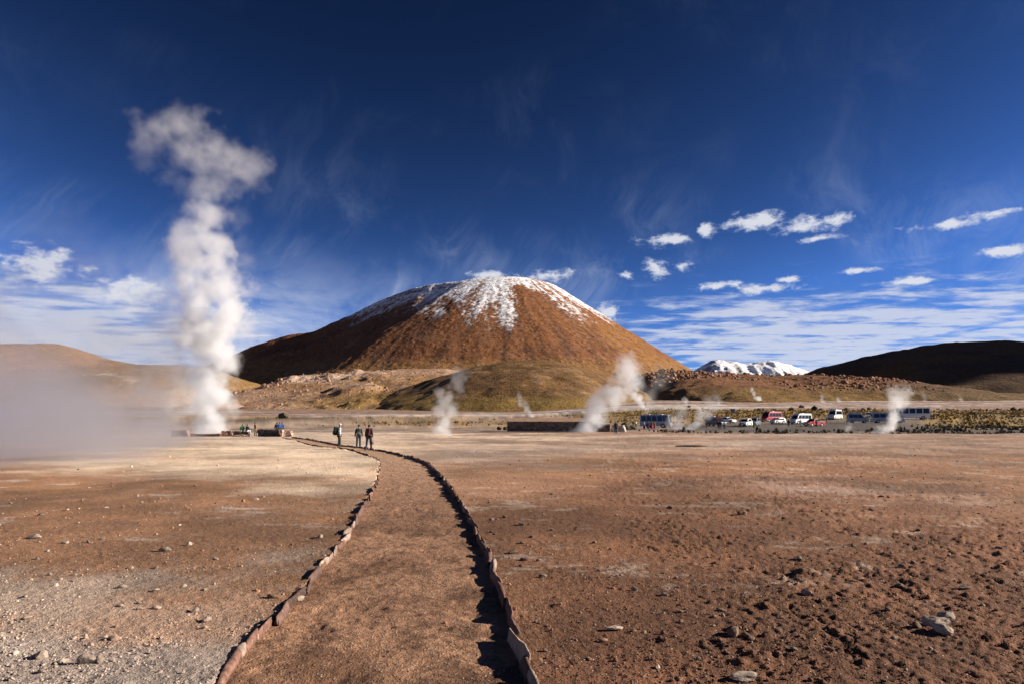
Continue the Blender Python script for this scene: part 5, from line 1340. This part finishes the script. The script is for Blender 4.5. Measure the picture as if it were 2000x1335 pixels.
def seg(pxa, pxb, Y0, Y1=None):
    a, b = at(pxa, 845, Y0), at(pxb, 845, Y1 or Y0); return (a.x, Y0), (b.x, Y1 or Y0)
def build_walls():
    g = 'walls round the tall geyser'
    stone_wall('square grey stone block at the left end of the geyser wall', *seg(337, 349.5, 84.0), .85, .8, WALL_STONE, .5, .3, 1, group=g)
    stone_wall('short thick piece of geyser wall right of the square block', *seg(351, 370, 84.0), .80, .7, WALL_STONE, .5, .28, 2, .25, group=g)
    stone_wall('long low kerb-like wall at the foot of the steam column', *seg(370, 432, 84.5), .40, .5, WALL_STONE, .5, .22, 3, group=g)
    stone_wall('rough heap-like stretch of pinkish wall right of the steam column', *seg(432, 457, 85.0), .75, .7, PINK_STONE, .55, .26, 4, .3, group=g)
    stone_wall('low dark wall on which two visitors sit', *seg(455, 487, 85.6), .66, .6, DARK_STONE, .45, .24, 5, group=g)
    stone_wall('pinkish footing running below the two seated visitors', *seg(455, 491, 84.2), .28, .5, PINK_STONE, .5, .2, 6, group=g)
    stone_wall('thick dark stone wall between the wall gap and the blue jackets', *seg(507, 548, 85.0, 84.2), .92, .8, DARK_STONE, .4, .26, 7, group=g)
    stone_wall('sunlit upright pillar at the right end of the thick dark wall', *seg(548, 553, 83.6), .88, .6, PINK_STONE, .35, .3, 8, group=g)
    stone_wall('sunlit pink end block of the geyser wall nearest the path', *seg(558, 573, 84.2), .78, .9, PINK_STONE, .45, .26, 9, .35, group=g)
    b = link('boulder', rock_mesh('boulder', np.random.default_rng(3), BROWN_STONE, squash=(1, .8, .8)), label='round brown boulder at the left end of the thick dark wall', category='boulder')
    p = spot(509, 86.5); b.location = (p.x, p.y, .55); b.scale = (.38,) * 3
    # the pool building
    Y = 119.0; a, c = at(991, 840, Y), at(1150, 840, Y - 2.5); rzw = math.atan2(c.y - a.y, c.x - a.x)
    t = stone_wall('long dark stone wall of the bathing pool', (a.x, Y), (c.x, Y - 2.5), 1.72, .5, DARK_STONE, .55, .30, 11)
    L = (Vector((c.x, Y - 2.5)) - Vector((a.x, Y))).length
    rf = rbox('roof', (L + .3, 5.2, .16), pbr('earth_roof', (.30, .185, .12), .95, 0, .2, .35, 1.2, .05), t, (0, 2.75, 1.98), .03, (rad(6.2), 0, 0))
    stone_wall('lower dark wall continuing right from the pool wall', *seg(1150, 1192, Y - 2.6, Y - 3.2), 1.30, .5, DARK_STONE, .55, .28, 12)
    stone_wall('pale sunlit stone end of the pool wall beside the man', *seg(1193, 1223, 114.5, 113.5), 1.18, 1.0, PALE_WALL, .40, .24, 13, .35)
    # dark bushes beside it
    rng = np.random.default_rng(9)
    for px, r, lab in ((1222, 1.05, 'dark bush right behind the pale end of the pool wall'), (1233, .9, 'dark bush between the pool wall and the white shirt'), (988, .55, 'small dark bush at the left end of the pool wall'), (975, .45, 'tiny dark bush left of the pool wall')):
        p = spot(px, 135); o = thing('shrub', lab, 'shrub', p, 0, 'dark shrubs on the far flats'); me = np_mesh('foliage', rock_verts(ICO3, rng, cuts=2, rough=.25, squash=(1, .8, .85)) * r, ICO3[1], False); link('foliage', me, SHRUB, o).location = (0, 0, r * .5)
    # information board on the grass
    p = spot(1431, 262); t = thing('information_board', 'grey board with a white right edge standing on the grass', 'sign', p, rad(-18))
    rbox('panel', (1.5, .10, 1.5), pbr('grey_board', (.16, .16, .17), .6), t, (0, 0, 1.15), .02); rbox('edge_frame', (.22, .22, 1.75), pbr('white_board', (.75, .75, .73), .5), t, (.86, 0, .95), .02)
    for s in (-.6, .6): rbox('post', (.12, .12, 1.2), TRIM, t, (s, 0, .4), .01)
    # mound: low hollow on the plain at right
    q = flat(1345, 871); o = link('soil_mound', rock_mesh('soil_mound', np.random.default_rng(4), pbr('dark_soil', (.10, .06, .04), .95, 0, .2, .4, 2.0, .03), ICO3, squash=(1, .6, .12), rough=.05), label='low dark hummock of soil on the plain before the parked cars', category='mound'); o.location = (q.x, q.y, -.02); o.scale = (1.5, 1.5, 1.6)
build_walls()
